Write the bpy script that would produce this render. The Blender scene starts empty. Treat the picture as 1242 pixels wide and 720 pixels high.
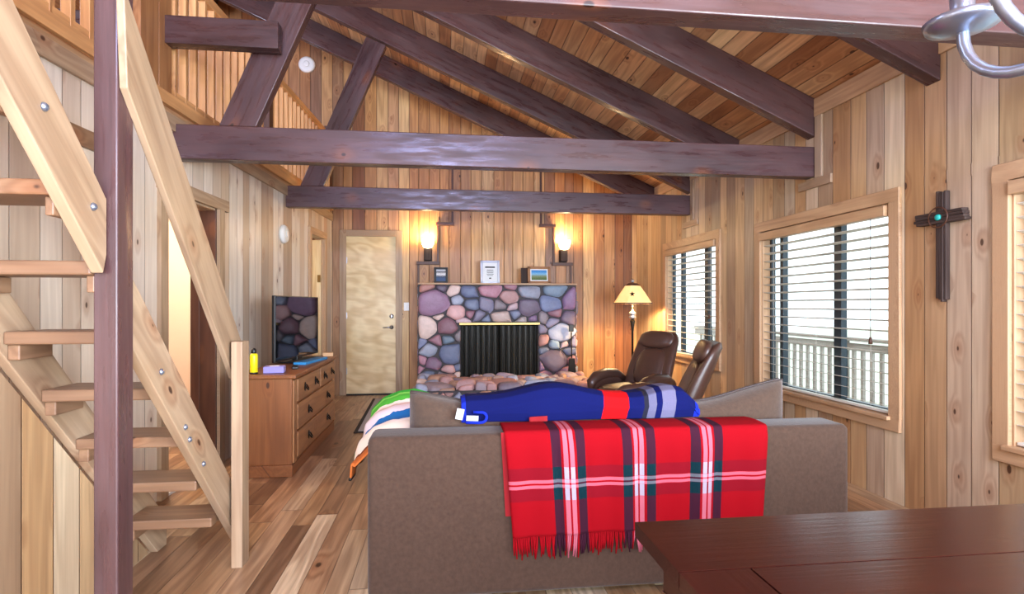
import bpy, bmesh, math, random
from mathutils import Vector, Matrix
random.seed(7)
R = math.radians
SC = bpy.context.scene
COL = SC.collection

# ------------------------------------------------------------------ camera, world, light, exposure
cam_d = bpy.data.cameras.new('camera')
cam = bpy.data.objects.new('camera', cam_d); COL.objects.link(cam)
cam.location = (0, 0, 1.3)
cam.rotation_euler = (R(90), 0, R(-6.94))
cam_d.sensor_fit = 'HORIZONTAL'; cam_d.sensor_width = 36.0
cam_d.lens = 690.0 / 1242.0 * 36.0
cam_d.shift_y = 10.0 / 1242.0
cam_d.clip_start = 0.05; cam_d.clip_end = 200
SC.camera = cam
SC.view_settings.view_transform = 'Standard'
SC.view_settings.look = 'None'
SC.view_settings.gamma = 1.0
SC.view_settings.use_curve_mapping = False
SC.view_settings.exposure = 0.9
SC.cycles.use_denoising = True
SC.cycles.max_bounces = 8
SC.cycles.diffuse_bounces = 5
SC.cycles.sample_clamp_indirect = 4.0

W = bpy.data.worlds.new('world'); SC.world = W; W.use_nodes = True
W.node_tree.nodes['Background'].inputs[0].default_value = (0.86, 0.94, 1.0, 1)
W.node_tree.nodes['Background'].inputs[1].default_value = 1.7

def area(name, loc, aim, sx, sy, power, color, portal=False):
    l = bpy.data.lights.new(name, 'AREA'); l.shape = 'RECTANGLE'; l.size = sx; l.size_y = sy
    l.energy = power; l.color = color
    if portal: l.cycles.is_portal = True
    o = bpy.data.objects.new(name, l); COL.objects.link(o); o.location = loc
    d = Vector(aim) - Vector(loc)
    o.rotation_euler = d.to_track_quat('-Z', 'Y').to_euler()
    return o
FILL_TINT = (0.80, 0.88, 1.0)
area('rear_fill_light', (0.4, -2.95, 1.75), (0.4, 3.0, 1.75), 4.2, 2.3, 330, FILL_TINT)  # unseen lamp added behind the camera to fill the room
area('side_fill_light', (2.90, -0.9, 1.5), (-2.0, 3.0, 1.6), 1.9, 1.6, 300, (0.78, 0.88, 1.0))  # unseen lamp added to brighten the left wall by the stair
area('high_rear_fill_light', (0.6, -2.9, 4.0), (0.3, 5.0, 3.2), 2.6, 0.9, 300, (0.46, 0.54, 1.0))  # unseen bluish lamp added for sheen on the beams, no window here
area('loft_window_daylight', (-4.9, 3.6, 4.2), (0.0, 4.4, 3.4), 1.6, 1.2, 150, (0.62, 0.72, 1.0))

def point(name, loc, power, color, rad=0.04):
    l = bpy.data.lights.new(name, 'POINT'); l.energy = power; l.color = color; l.shadow_soft_size = rad
    o = bpy.data.objects.new(name, l); COL.objects.link(o); o.location = loc
    return o

# ------------------------------------------------------------------ node helpers and materials
def lin(h):
    h = h.lstrip('#'); out = []
    for i in (0, 2, 4):
        c = int(h[i:i+2], 16) / 255
        out.append(c / 12.92 if c <= 0.04045 else ((c + 0.055) / 1.055) ** 2.4)
    return tuple(out) + (1.0,)

class NT:
    def __init__(s, name):
        s.m = bpy.data.materials.new(name); s.m.use_nodes = True
        s.t = s.m.node_tree; s.t.nodes.clear()
        s.out = s.t.nodes.new('ShaderNodeOutputMaterial')
        s.b = s.t.nodes.new('ShaderNodeBsdfPrincipled')
        s.t.links.new(s.b.outputs[0], s.out.inputs[0])
    def n(s, k, **kw):
        x = s.t.nodes.new(k)
        for a, v in kw.items(): setattr(x, a, v)
        return x
    def set(s, sock, v):
        if isinstance(v, bpy.types.NodeSocket): s.t.links.new(v, sock)
        elif v is not None: sock.default_value = v
    def math(s, op, a, b=None, c=None, clamp=False):
        x = s.n('ShaderNodeMath', operation=op); x.use_clamp = clamp
        s.set(x.inputs[0], a); s.set(x.inputs[1], b)
        if c is not None: s.set(x.inputs[2], c)
        return x.outputs[0]
    def vm(s, op, a, b=None):
        x = s.n('ShaderNodeVectorMath', operation=op); s.set(x.inputs[0], a); s.set(x.inputs[1], b)
        return x.outputs[0]
    def mix(s, f, a, b, mode='MIX'):
        x = s.n('ShaderNodeMix', data_type='RGBA', blend_type=mode)
        s.set(x.inputs[0], f); s.set(x.inputs[6], a); s.set(x.inputs[7], b)
        return x.outputs[2]
    def ramp(s, f, cols, interp='LINEAR'):
        x = s.n('ShaderNodeValToRGB'); e = x.color_ramp.elements; x.color_ramp.interpolation = interp
        n = len(cols)
        for i, c in enumerate(cols):
            p, c = c if isinstance(c, tuple) and isinstance(c[0], float) and not isinstance(c[1], float) else (i / max(1, n - 1), c)
            if isinstance(c, str): c = lin(c)
            if i < 2: e[i].position = p; e[i].color = c
            else:
                y = e.new(p); y.color = c
        s.set(x.inputs[0], f)
        return x.outputs[0]
    def smooth(s, v, lo, hi, a=0.0, b=1.0):
        x = s.n('ShaderNodeMapRange', interpolation_type='SMOOTHSTEP')
        s.set(x.inputs[0], v)
        for i, q in enumerate((lo, hi, a, b)): s.set(x.inputs[i + 1], q)
        return x.outputs[0]
    def noise(s, vec, scale=1.0, detail=4.0, rough=0.55, dist=0.0):
        x = s.n('ShaderNodeTexNoise'); s.set(x.inputs['Vector'], vec)
        x.inputs['Scale'].default_value = scale; x.inputs['Detail'].default_value = detail
        x.inputs['Roughness'].default_value = rough; x.inputs['Distortion'].default_value = dist
        return x.outputs[0]
    def vor1(s, w, feature='F1', rnd=0.7):
        x = s.n('ShaderNodeTexVoronoi', voronoi_dimensions='1D', feature=feature)
        s.set(x.inputs['W'], w); x.inputs['Scale'].default_value = 1.0; x.inputs['Randomness'].default_value = rnd
        return x
    def comb(s, a, b, c):
        x = s.n('ShaderNodeCombineXYZ')
        for i, q in enumerate((a, b, c)): s.set(x.inputs[i], q)
        return x.outputs[0]
    def sep(s, v):
        x = s.n('ShaderNodeSeparateXYZ'); s.set(x.inputs[0], v); return x.outputs
    def wc(s):
        return s.n('ShaderNodeAttribute', attribute_name='wc').outputs['Vector']
    def bump(s, h, strength=0.3, dist=0.01):
        x = s.n('ShaderNodeBump'); x.inputs['Strength'].default_value = strength
        x.inputs['Distance'].default_value = dist; s.set(x.inputs['Height'], h)
        s.t.links.new(x.outputs[0], s.b.inputs['Normal'])
    def base(s, c, rough=0.5, metal=0.0, spec=None):
        s.set(s.b.inputs['Base Color'], c); s.set(s.b.inputs['Roughness'], rough)
        s.b.inputs['Metallic'].default_value = metal
        if spec is not None: s.b.inputs['Specular IOR Level'].default_value = spec

def wood(name, palette, board=None, length=None, rough=0.5, knots=0.5, grain=0.5, groove=0.03, knot_col='#3a1f12',
         ring=0.35, spec=0.4, cell=0.34, tint='#8a5a34', rvar=0.0):
    n = NT(name); v = n.wc(); L, A, C = n.sep(v)
    if board:
        f = n.math('DIVIDE', A, board)
        v1 = n.vor1(f, 'F1', 0.55); rnd = v1.outputs['Color']
        edge = n.vor1(f, 'DISTANCE_TO_EDGE', 0.55).outputs['Distance']
        gm = n.smooth(edge, 0.0, groove, 1.0, 0.0)
        if length:
            r0 = n.sep(rnd)
            g = n.math('ADD', n.math('DIVIDE', L, length), n.math('MULTIPLY', r0[1], 37.0))
            v2 = n.vor1(g, 'F1', 0.6)
            rnd = n.vm('FRACTION', n.vm('ADD', rnd, v2.outputs['Color']))
            e2 = n.vor1(g, 'DISTANCE_TO_EDGE', 0.6).outputs['Distance']
            gm = n.math('MAXIMUM', gm, n.smooth(e2, 0.0, 0.004, 0.8, 0.0))
        off = n.vm('SCALE', rnd); off.node.inputs[3].default_value = 23.0
        v = n.vm('ADD', v, off)
        rr = n.sep(rnd)
    else:
        gm = None
        lo = n.vm('MULTIPLY', v, (0.25, 0.6, 0.6))
        rr = n.sep(n.n('ShaderNodeTexNoise').outputs[1]); n.set(rr[0].node.inputs[0].links[0].from_node.inputs['Vector'], lo)
    L2, A2, C2 = n.sep(v)
    tone = n.ramp(rr[0], palette)
    fine = n.noise(n.comb(n.math('MULTIPLY', L2, 2.2), n.math('MULTIPLY', A2, 70.0), n.math('MULTIPLY', C2, 70.0)), 1.0, 5.0, 0.6, 0.3)
    # knots bend the growth rings round them
    kv = n.n('ShaderNodeTexVoronoi', voronoi_dimensions='2D', feature='F1')
    n.set(kv.inputs['Vector'], n.comb(n.math('DIVIDE', L2, cell), n.math('DIVIDE', n.math('ADD', A2, n.math('MULTIPLY', C2, 0.7)), cell * 0.5), 0.0))
    kv.inputs['Scale'].default_value = 1.0; kv.inputs['Randomness'].default_value = 1.0
    kd = kv.outputs['Distance']; kr = n.sep(kv.outputs['Color'])
    has = n.math('GREATER_THAN', kr[0], 1.0 - knots)
    size = n.math('ADD', n.math('MULTIPLY', n.math('POWER', kr[1], 2.0), 0.07), 0.008)
    halo = n.math('MULTIPLY', n.math('MULTIPLY', n.smooth(kd, 0.02, 0.36, 1.0, 0.0), has), 1.0)
    low = n.noise(n.comb(n.math('MULTIPLY', L2, 0.7), n.math('MULTIPLY', A2, 9.0), n.math('MULTIPLY', C2, 9.0)), 1.0, 2.0, 0.5, 0.2)
    rings = n.math('SINE', n.math('MULTIPLY', n.math('ADD', low, n.math('MULTIPLY', halo, 0.3)), 30.0))
    rg = n.math('MULTIPLY', n.math('ADD', n.math('MULTIPLY', rings, 0.5), 0.5), ring)
    shade = n.math('ADD', 1.0 - grain * 0.5, n.math('MULTIPLY', fine, grain))
    c = n.mix(rg, tone, n.mix(1.0, tone, lin(tint), 'MULTIPLY'))
    c = n.mix(1.0, c, n.comb(shade, shade, shade), 'MULTIPLY')
    if knots > 0:
        km = n.math('MULTIPLY', n.smooth(n.math('SUBTRACT', kd, size), -0.012, 0.022, 1.0, 0.0), has)
        c = n.mix(n.math('MULTIPLY', halo, 0.35), c, lin('#8a4f28'))
        c = n.mix(n.math('MULTIPLY', km, 0.9), c, lin(knot_col))
    if gm is not None:
        c = n.mix(n.math('MULTIPLY', gm, 0.75), c, lin('#2a170d'))
        n.bump(n.math('SUBTRACT', n.math('MULTIPLY', fine, 0.12), gm), 0.5, 0.006)
    else:
        n.bump(fine, 0.15, 0.003)
    if rvar:
        rz = n.noise(n.comb(n.math('MULTIPLY', L2, 3.0), n.math('MULTIPLY', A2, 22.0), n.math('MULTIPLY', C2, 22.0)), 1.0, 3.0, 0.6)
        rough = n.smooth(rz, 0.35, 0.65, rough - rvar, rough + rvar)
    n.base(c, rough, 0.0, spec)
    return n.m

def plain(name, col, rough=0.5, metal=0.0, spec=0.5, noise=0.0, nscale=30.0, bump=0.0, sheen=0.0):
    n = NT(name); c = lin(col) if isinstance(col, str) else col
    if noise > 0 or bump > 0:
        tc = n.n('ShaderNodeTexCoord').outputs['Object']
        z = n.noise(tc, nscale, 5.0, 0.6)
        s = n.math('ADD', 1.0 - noise, n.math('MULTIPLY', z, 2 * noise))
        c = n.mix(1.0, c, n.comb(s, s, s), 'MULTIPLY')
        if bump: n.bump(z, bump, 0.004)
    n.base(c, rough, metal, spec)
    if sheen: n.b.inputs['Sheen Weight'].default_value = sheen
    return n.m

PINE = ['#8c7358', '#d3b48a', '#bb9468', '#dfcdae', '#a08d76', '#cba779', '#ae855c', '#dac6a6', '#bda48a', '#967a5c', '#d6ba90', '#cdbca2']
M = {}
M['wall'] = wood('knotty_pine_boards', PINE, board=0.165, rough=0.42, knots=0.35, grain=0.45, groove=0.035, ring=0.22)
M['lamplit_wall'] = wood('lamplit_pine_boards', ['#b9854f', '#8a5a38', '#d6a86c', '#a56f42', '#dcb67e', '#b27a4a', '#8f6a50', '#cc9a60', '#9c6238', '#d0a678'], board=0.155, rough=0.42, knots=0.4, grain=0.6, groove=0.06, ring=0.3)  # same pine as the other walls, sconce warmth put into the board colours
M['daylit_wall'] = wood('daylit_pine_boards', ['#dfd6c8', '#b39a82', '#e8e0d4', '#c6b098', '#a28c7a', '#e3d8c8', '#cdb9a4', '#b8947a'], board=0.15, rough=0.4, knots=0.3, grain=0.25, groove=0.03, ring=0.12)  # same pine again, daylight overexposure put into the lighter board colours
M['ceiling'] = wood('ceiling_boards', ['#a06a42', '#d6a878', '#b98052', '#e2bd8c', '#a8724a', '#cf9c6c', '#dcb285', '#93603c'], board=0.14, rough=0.5, knots=0.35, groove=0.05)
M['floor'] = wood('acacia_floor_planks', ['#85654c', '#b08a68', '#92704f', '#dfc8a6', '#7d5e45', '#a57f5d', '#d0b38e', '#8c6b50', '#9c7856', '#bb976f'], board=0.125, length=1.5, rough=0.32, knots=0.22, grain=0.9, groove=0.02, ring=0.45, cell=0.6)
M['beam'] = wood('dark_stained_timber', ['#4a3232', '#573c3b', '#40292a', '#5c4141'], rough=0.38, knots=0.12, grain=0.85, ring=0.15, knot_col='#1c0f0a', spec=0.55, tint='#7a6a68', rvar=0.14)
M['trim'] = wood('pine_trim', ['#b58e69', '#c39f7a', '#a57e5a'], rough=0.42, knots=0.08, grain=0.4, ring=0.25)
M['browntrim'] = wood('brown_stained_trim', ['#5c3826', '#4f2f20', '#66402c'], rough=0.45, knots=0.1, grain=0.4, ring=0.25)
M['stair'] = wood('planed_fir', ['#b0977e', '#a68b6e', '#bba68f'], rough=0.45, knots=0.3, grain=0.45, ring=0.3)
M['tread'] = wood('worn_stair_tread', ['#7a5a43', '#87674d', '#6d4f3a'], rough=0.4, knots=0.35, grain=0.5, ring=0.3)
M['rail'] = wood('balustrade_pine', ['#c98e57', '#d9a56d', '#b97d4a'], rough=0.45, knots=0.1, grain=0.4, ring=0.25)
M['dresser'] = wood('dresser_pine', ['#7c4a28', '#8a5630', '#6c3f22'], rough=0.38, knots=0.35, grain=0.55, ring=0.2)
M['dresser_front'] = wood('dresser_drawer_pine', ['#9c6c44', '#a8784e', '#8e603a'], rough=0.38, knots=0.2, grain=0.45, ring=0.3)
M['table'] = wood('mahogany_table', ['#2c0f0a', '#36130c', '#260d08'], rough=0.22, knots=0.0, grain=0.45, ring=0.2, spec=0.6)
M['birch'] = wood('birch_door_veneer', ['#d3b988', '#e0cba0', '#c6a56f'], rough=0.3, knots=0.0, grain=0.35, ring=0.35, tint='#b98a50')
M['rustic'] = wood('rustic_grey_wood', ['#3a2c29', '#46362f', '#2e2220'], rough=0.7, knots=0.0, grain=1.0, ring=0.5)
M['deck'] = wood('weathered_deck_wood', ['#9a948c', '#aaa49b'], rough=0.8, knots=0.0, grain=0.4)
M['sofa'] = plain('taupe_chenille', '#423127', 0.9, noise=0.42, nscale=55, bump=0.5, sheen=0.12, spec=0.15)
M['cushion'] = plain('taupe_cushion', '#47362b', 0.9, noise=0.40, nscale=55, bump=0.5, sheen=0.3, spec=0.2)
M['piping'] = plain('dark_piping', '#3d322d', 0.8)
M['leather'] = plain('brown_leather', '#4a3128', 0.36, noise=0.12, nscale=40, bump=0.12, spec=0.6)
M['black'] = plain('black_plastic', '#0c0c0e', 0.4)
M['iron'] = plain('black_iron', '#15120f', 0.45, 0.6)
M['steel'] = plain('brushed_steel', '#b9bcc4', 0.3, 0.9)
M['pewter'] = plain('brushed_pewter', '#9aa6bd', 0.3, 0.85)
M['brass'] = plain('aged_brass', '#8a7348', 0.35, 0.9)
M['plastic_white'] = plain('white_plastic', '#e8e6e2', 0.45)
M['cream'] = plain('cream_painted_board', '#efdcc6', 0.6)
M['paper'] = plain('white_paper', '#e9ecf0', 0.8)
M['ink'] = plain('dark_ink', '#2b2c33', 0.8)
M['mat'] = plain('grey_mat_pile', '#a9a7a6', 0.95, noise=0.2, nscale=120, bump=0.4)
M['mat_edge'] = plain('dark_mat_binding', '#2a211e', 0.9)
M['winframe'] = plain('dark_window_frame', '#16262f', 0.4)  # near-black frame with blue outdoor haze mixed into the colour
M['slat'] = plain('cream_blind_slat', '#d6d2c6', 0.55)
M['mortar'] = plain('dark_mortar', '#4a4648', 0.95, noise=0.25, nscale=40)
M['soot'] = plain('sooty_firebrick', '#17130f', 0.95, noise=0.4, nscale=18)
M['yellow'] = plain('yellow_canister', '#e8d60c', 0.35)
M['lilac'] = plain('lilac_box', '#8a82c0', 0.55)
M['blue'] = plain('blue_cover', '#2c86bf', 0.45)
M['tan'] = plain('tan_card', '#c79a6b', 0.6)
M['screen'] = plain('tv_screen', '#04050a', 0.04, spec=0.9)
M['turquoise'] = plain('turquoise_stone', '#27a79c', 0.3, noise=0.2, nscale=60)
M['grass'] = plain('pale_ground', '#b9bba9', 0.95, noise=0.2, nscale=3)
M['dark_red'] = plain('red_wool', '#820611', 0.95)

def glass_mat():
    n = NT('window_glass'); n.t.nodes.remove(n.b)
    t = n.n('ShaderNodeBsdfTransparent'); g = n.n('ShaderNodeBsdfGlossy'); g.inputs['Roughness'].default_value = 0.02
    t.inputs[0].default_value = (0.93, 0.97, 0.98, 1)
    x = n.n('ShaderNodeMixShader'); x.inputs[0].default_value = 0.04
    n.t.links.new(t.outputs[0], x.inputs[1]); n.t.links.new(g.outputs[0], x.inputs[2]); n.t.links.new(x.outputs[0], n.out.inputs[0])
    return n.m
M['glass'] = glass_mat()

def emit(name, col, strength, mixcol=None):
    n = NT(name); n.base(lin(mixcol or col), 0.5)
    n.b.inputs['Emission Color'].default_value = lin(col); n.b.inputs['Emission Strength'].default_value = strength
    return n.m
M['bulb'] = emit('lit_glass_shade', '#ffe2b0', 6.0)
def shade_mat():
    n = NT('lit_parchment_shade')
    tc = n.n('ShaderNodeTexCoord').outputs['Object']
    c = n.ramp(n.noise(tc, 9.0, 4.0), ['#e2bd7d', '#f2d9a2'])
    n.base(c, 0.7)
    n.b.inputs['Emission Color'].default_value = lin('#f0b25e'); n.b.inputs['Emission Strength'].default_value = 0.45
    return n.m
M['shade'] = shade_mat()

def stone_mat():
    n = NT('river_stone')
    c = n.n('ShaderNodeAttribute', attribute_name='tint').outputs['Color']
    tc = n.n('ShaderNodeTexCoord').outputs['Object']
    z = n.noise(tc, 14.0, 6.0, 0.65, 0.4); z2 = n.noise(tc, 70.0, 4.0, 0.6)
    s = n.math('ADD', 0.55, n.math('ADD', n.math('MULTIPLY', z, 0.7), n.math('MULTIPLY', z2, 0.2)))
    n.base(n.mix(1.0, c, n.comb(s, s, s), 'MULTIPLY'), 0.5, 0.0, 0.4)
    n.bump(z2, 0.3, 0.004)
    return n.m
M['stone'] = stone_mat()

def band(n, x, lo, hi):
    return n.math('MULTIPLY', n.math('GREATER_THAN', x, lo), n.math('LESS_THAN', x, hi))
def anyof(n, xs):
    o = xs[0]
    for x in xs[1:]: o = n.math('MAXIMUM', o, x)
    return o

def plaid_mat():
    n = NT('red_tartan_wool'); a, b, _ = n.sep(n.wc())
    f = n.math('FRACT', n.math('DIVIDE', a, 0.318))
    on = band(n, a, 0.165, 1.2)          # one repeat of the check
    V = n.math('MULTIPLY', on, anyof(n, [band(n, f, 0.0, 0.135), band(n, f, 0.345, 0.475)]))
    Vw = anyof(n, [band(n, f, 0.165, 0.225), band(n, f, 0.25, 0.31)])
    H = anyof(n, [band(n, b, 0.148, 0.198), band(n, b, 0.236, 0.286)])
    Hw = anyof(n, [band(n, b, 0.200, 0.214), band(n, b, 0.222, 0.235)])
    tw = n.math('ADD', 0.88, n.math('MULTIPLY', n.noise(n.comb(n.math('MULTIPLY', a, 900.0), n.math('MULTIPLY', b, 900.0), 0.0), 1.0, 2.0), 0.24))
    c = n.mix(V, lin('#820611'), lin('#341423'))
    c = n.mix(n.math('MULTIPLY', H, n.math('SUBTRACT', 1.0, V)), c, lin('#6f0a17'))
    c = n.mix(n.math('MULTIPLY', H, V), c, lin('#09242b'))
    c = n.mix(Hw, c, n.mix(V, lin('#b3505f'), lin('#54575f')))
    c = n.mix(Vw, c, n.mix(anyof(n, [H, Hw]), lin('#a65866'), lin('#948a98')))
    n.base(n.mix(1.0, c, n.comb(tw, tw, tw), 'MULTIPLY'), 0.95, 0.0, 0.08)
    return n.m
M['plaid'] = plaid_mat()

def blue_blanket_mat():
    n = NT('navy_striped_wool'); a, b, _ = n.sep(n.wc())
    tw = n.math('ADD', 0.8, n.math('MULTIPLY', n.noise(n.comb(n.math('MULTIPLY', a, 120.0), n.math('MULTIPLY', b, 120.0), 0.0), 1.0, 4.0), 0.4))
    c = n.mix(anyof(n, [band(n, a, -1.0, 0.022), band(n, a, 1.145, 2.0)]), lin('#0b1146'), lin('#16279c'))
    c = n.mix(band(n, a, 0.685, 0.807), c, lin('#c20d12'))
    c = n.mix(band(n, a, 0.905, 0.945), c, lin('#5a5870'))
    c = n.mix(band(n, a, 0.975, 1.045), c, lin('#605d76'))
    c = n.mix(band(n, a, 0.882, 0.905), c, lin('#20202c'))
    n.base(n.mix(1.0, c, n.comb(tw, tw, tw), 'MULTIPLY'), 0.95, 0.0, 0.1)
    return n.m
M['navy'] = blue_blanket_mat()

def towel_mat():
    n = NT('bright_striped_cotton'); a, b, _ = n.sep(n.wc())
    w = n.math('ADD', a, n.math('MULTIPLY', n.noise(n.comb(a, n.math('MULTIPLY', b, 3.0), 0.0), 3.0, 2.0), 0.12))
    c = n.ramp(w, [(0.0, '#1d1411'), (0.04, '#b8622b'), (0.16, '#7a3b1b'), (0.2, '#ead9c8'), (0.34, '#efe4dc'), (0.40, '#1c68ad'), (0.54, '#e9dbe2'), (0.68, '#d9b9b0'), (0.74, '#f0e6da'), (0.80, '#4db53a'), (0.93, '#7fd45a'), (1.0, '#2f9a2f')], 'CONSTANT')
    c = n.mix(n.math('MULTIPLY', n.math('LESS_THAN', b, 0.17), n.math('GREATER_THAN', a, 0.22)), c, lin('#3ca82f'))
    n.base(c, 0.9, 0.0, 0.2)
    return n.m
M['towel'] = towel_mat()

def picture_mat(name, cols):
    n = NT(name); a, b, _ = n.sep(n.wc())
    z = n.noise(n.comb(n.math('MULTIPLY', a, 14.0), n.math('MULTIPLY', b, 20.0), 0.0), 1.0, 3.0)
    n.base(n.ramp(n.math('ADD', n.math('MULTIPLY', b, 1.0), n.math('MULTIPLY', n.math('SUBTRACT', z, 0.5), 0.5)), cols), 0.3)
    return n.m
M['hillpic'] = picture_mat('landscape_photo', ['#3f5a2a', '#5d6f38', '#7c8a6a', '#7fb6dc', '#3f8fd0', '#2b76c0'])
M['darkpic'] = picture_mat('blue_photo', ['#1b3b6d', '#204878', '#20304c', '#e4e4e8', '#2a2f3c', '#e0e2ea'])
def fire_screen_mat():
    n = NT('mesh_curtain'); a, b, _ = n.sep(n.wc())
    w = n.math('SINE', n.math('MULTIPLY', a, 260.0))
    c = n.mix(n.math('ADD', 0.5, n.math('MULTIPLY', w, 0.5)), lin('#14171a'), lin('#38352d'))
    n.base(c, 0.45, 0.4); n.bump(w, 0.6, 0.01)
    return n.m
M['mesh'] = fire_screen_mat()

# ------------------------------------------------------------------ mesh helpers
class MB:
    def __init__(s):
        s.bm = bmesh.new()
        s.wl = s.bm.verts.layers.float_vector.new('wc')
        s.tl = s.bm.verts.layers.float_color.new('tint')
    def add(s, vs, fs, wcs=None, tint=(1, 1, 1, 1), smooth=False):
        bv = []
        for i, v in enumerate(vs):
            x = s.bm.verts.new(v); x[s.wl] = Vector(wcs[i]) if wcs else Vector(v); x[s.tl] = tint; bv.append(x)
        for f in fs:
            try:
                g = s.bm.faces.new([bv[i] for i in f]); g.smooth = smooth
            except ValueError: pass
    F6 = [(0, 3, 2, 1), (4, 5, 6, 7), (0, 1, 5, 4), (1, 2, 6, 5), (2, 3, 7, 6), (3, 0, 4, 7)]
    def obox(s, c, size, rot=None, grain=0, rnd=True, wscale=1.0, taper=None):
        rot = rot or Matrix.Identity(3); c = Vector(c); h = [q / 2 for q in size]
        o = Vector([random.uniform(-30, 30) for _ in range(3)]) if rnd else Vector((0, 0, 0))
        vs, ws = [], []
        for k in (-1, 1):
            for (i, j) in ((-1, -1), (1, -1), (1, 1), (-1, 1)):
                l = Vector((i * h[0], j * h[1], k * h[2]))
                if taper and k == 1: l.x *= taper; l.y *= taper
                vs.append(c + rot @ l)
                p = [l[grain]] + [l[q] for q in range(3) if q != grain]
                ws.append(Vector(p) * wscale + o)
        s.add(vs, s.F6, ws)
        return s
    def box(s, x0, x1, y0, y1, z0, z1, grain=None, rnd=True):
        d = (abs(x1 - x0), abs(y1 - y0), abs(z1 - z0))
        if grain is None: grain = d.index(max(d))
        return s.obox(((x0 + x1) / 2, (y0 + y1) / 2, (z0 + z1) / 2), d, None, grain, rnd)
    def bar(s, p0, p1, w, h, up=(0, 0, 1)):
        p0, p1 = Vector(p0), Vector(p1); x = (p1 - p0); L = x.length; x.normalize()
        y = Vector(up).cross(x); y.normalize(); z = x.cross(y)
        rot = Matrix((x, y, z)).transposed()
        return s.obox((p0 + p1) / 2, (L, w, h), rot, 0)
    def prism(s, poly, ext, wfun=None, rnd=False):
        ext = Vector(ext); n = len(poly); poly = [Vector(p) for p in poly]
        vs = poly + [p + ext for p in poly]
        fs = [tuple(range(n))[::-1], tuple(range(n, 2 * n))] + [(i, (i + 1) % n, n + (i + 1) % n, n + i) for i in range(n)]
        o = Vector([random.uniform(-30, 30) for _ in range(3)]) if rnd else Vector((0, 0, 0))
        s.add(vs, fs, [Vector(wfun(v)) + o for v in vs] if wfun else None)
        return s
    def lathe(s, prof, c=(0, 0, 0), seg=24, rot=None, smooth=True, sx=1.0, sy=1.0, wc=None, caps=True):
        c = Vector(c); rot = rot or Matrix.Identity(3); vs, fs = [], []
        for (r, z) in prof:
            for k in range(seg):
                a = 2 * math.pi * k / seg
                vs.append(c + rot @ Vector((max(r, 1e-4) * math.cos(a) * sx, max(r, 1e-4) * math.sin(a) * sy, z)))
        n = len(prof)
        for i in range(n - 1):
            for k in range(seg):
                k2 = (k + 1) % seg
                fs.append((i * seg + k, i * seg + k2, (i + 1) * seg + k2, (i + 1) * seg + k))
        if not caps:
            fs += [((n - 1) * seg + k, (n - 1) * seg + (k + 1) % seg, (k + 1) % seg, k) for k in range(seg)]
        if caps and prof[0][0] > 1e-3: fs.append(tuple(range(seg))[::-1])
        if caps and prof[-1][0] > 1e-3: fs.append(tuple((n - 1) * seg + k for k in range(seg)))
        s.add(vs, fs, [wc(v) for v in vs] if wc else None, smooth=smooth)
        return s
    def tube(s, pts, rad, seg=10, wfun=None, smooth=True):
        pts = [Vector(p) for p in pts]; n = len(pts)
        if not hasattr(rad, '__len__'): rad = [rad] * n
        vs, fs = [], []; prev = None
        for i, p in enumerate(pts):
            t = (pts[min(i + 1, n - 1)] - pts[max(i - 1, 0)]).normalized()
            a = prev if prev is not None else (Vector((0, 0, 1)) if abs(t.z) < 0.9 else Vector((1, 0, 0)))
            u = (a - t * a.dot(t)).normalized(); prev = u; w = t.cross(u)
            for k in range(seg):
                q = 2 * math.pi * k / seg
                vs.append(p + (u * math.cos(q) + w * math.sin(q)) * rad[i])
        for i in range(n - 1):
            for k in range(seg):
                k2 = (k + 1) % seg
                fs.append((i * seg + k, i * seg + k2, (i + 1) * seg + k2, (i + 1) * seg + k))
        fs += [tuple(range(seg))[::-1], tuple((n - 1) * seg + k for k in range(seg))]
        s.add(vs, fs, [wfun(v) for v in vs] if wfun else None, smooth=smooth)
        return s
    def grid(s, fn, nu, nv, wfun=None, smooth=True):
        vs, ws, fs = [], [], []
        for j in range(nv + 1):
            for i in range(nu + 1):
                u, v = i / nu, j / nv; vs.append(Vector(fn(u, v))); ws.append(Vector(wfun(u, v)) if wfun else Vector((u, v, 0)))
        for j in range(nv):
            for i in range(nu):
                a = j * (nu + 1) + i; fs.append((a, a + 1, a + nu + 2, a + nu + 1))
        s.add(vs, fs, ws, smooth=smooth)
        return s
    def ellip(s, c, r, rot=None, p=2.0, nu=24, nv=14):
        """rounded block: superellipsoid with radii r, exponent p"""
        rot = rot or Matrix.Identity(3); c = Vector(c)
        def sg(x, e): return math.copysign(abs(x) ** e, x)
        e = 2.0 / p; vs, fs = [], []
        for j in range(nv + 1):
            a = -math.pi / 2 + math.pi * j / nv
            for i in range(nu):
                b = 2 * math.pi * i / nu
                vs.append(c + rot @ Vector((r[0] * sg(math.cos(a), e) * sg(math.cos(b), e), r[1] * sg(math.cos(a), e) * sg(math.sin(b), e), r[2] * sg(math.sin(a), e))))
        for j in range(nv):
            for i in range(nu):
                i2 = (i + 1) % nu; fs.append((j * nu + i, j * nu + i2, (j + 1) * nu + i2, (j + 1) * nu + i))
        s.add(vs, fs, smooth=True); 
        return s
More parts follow.
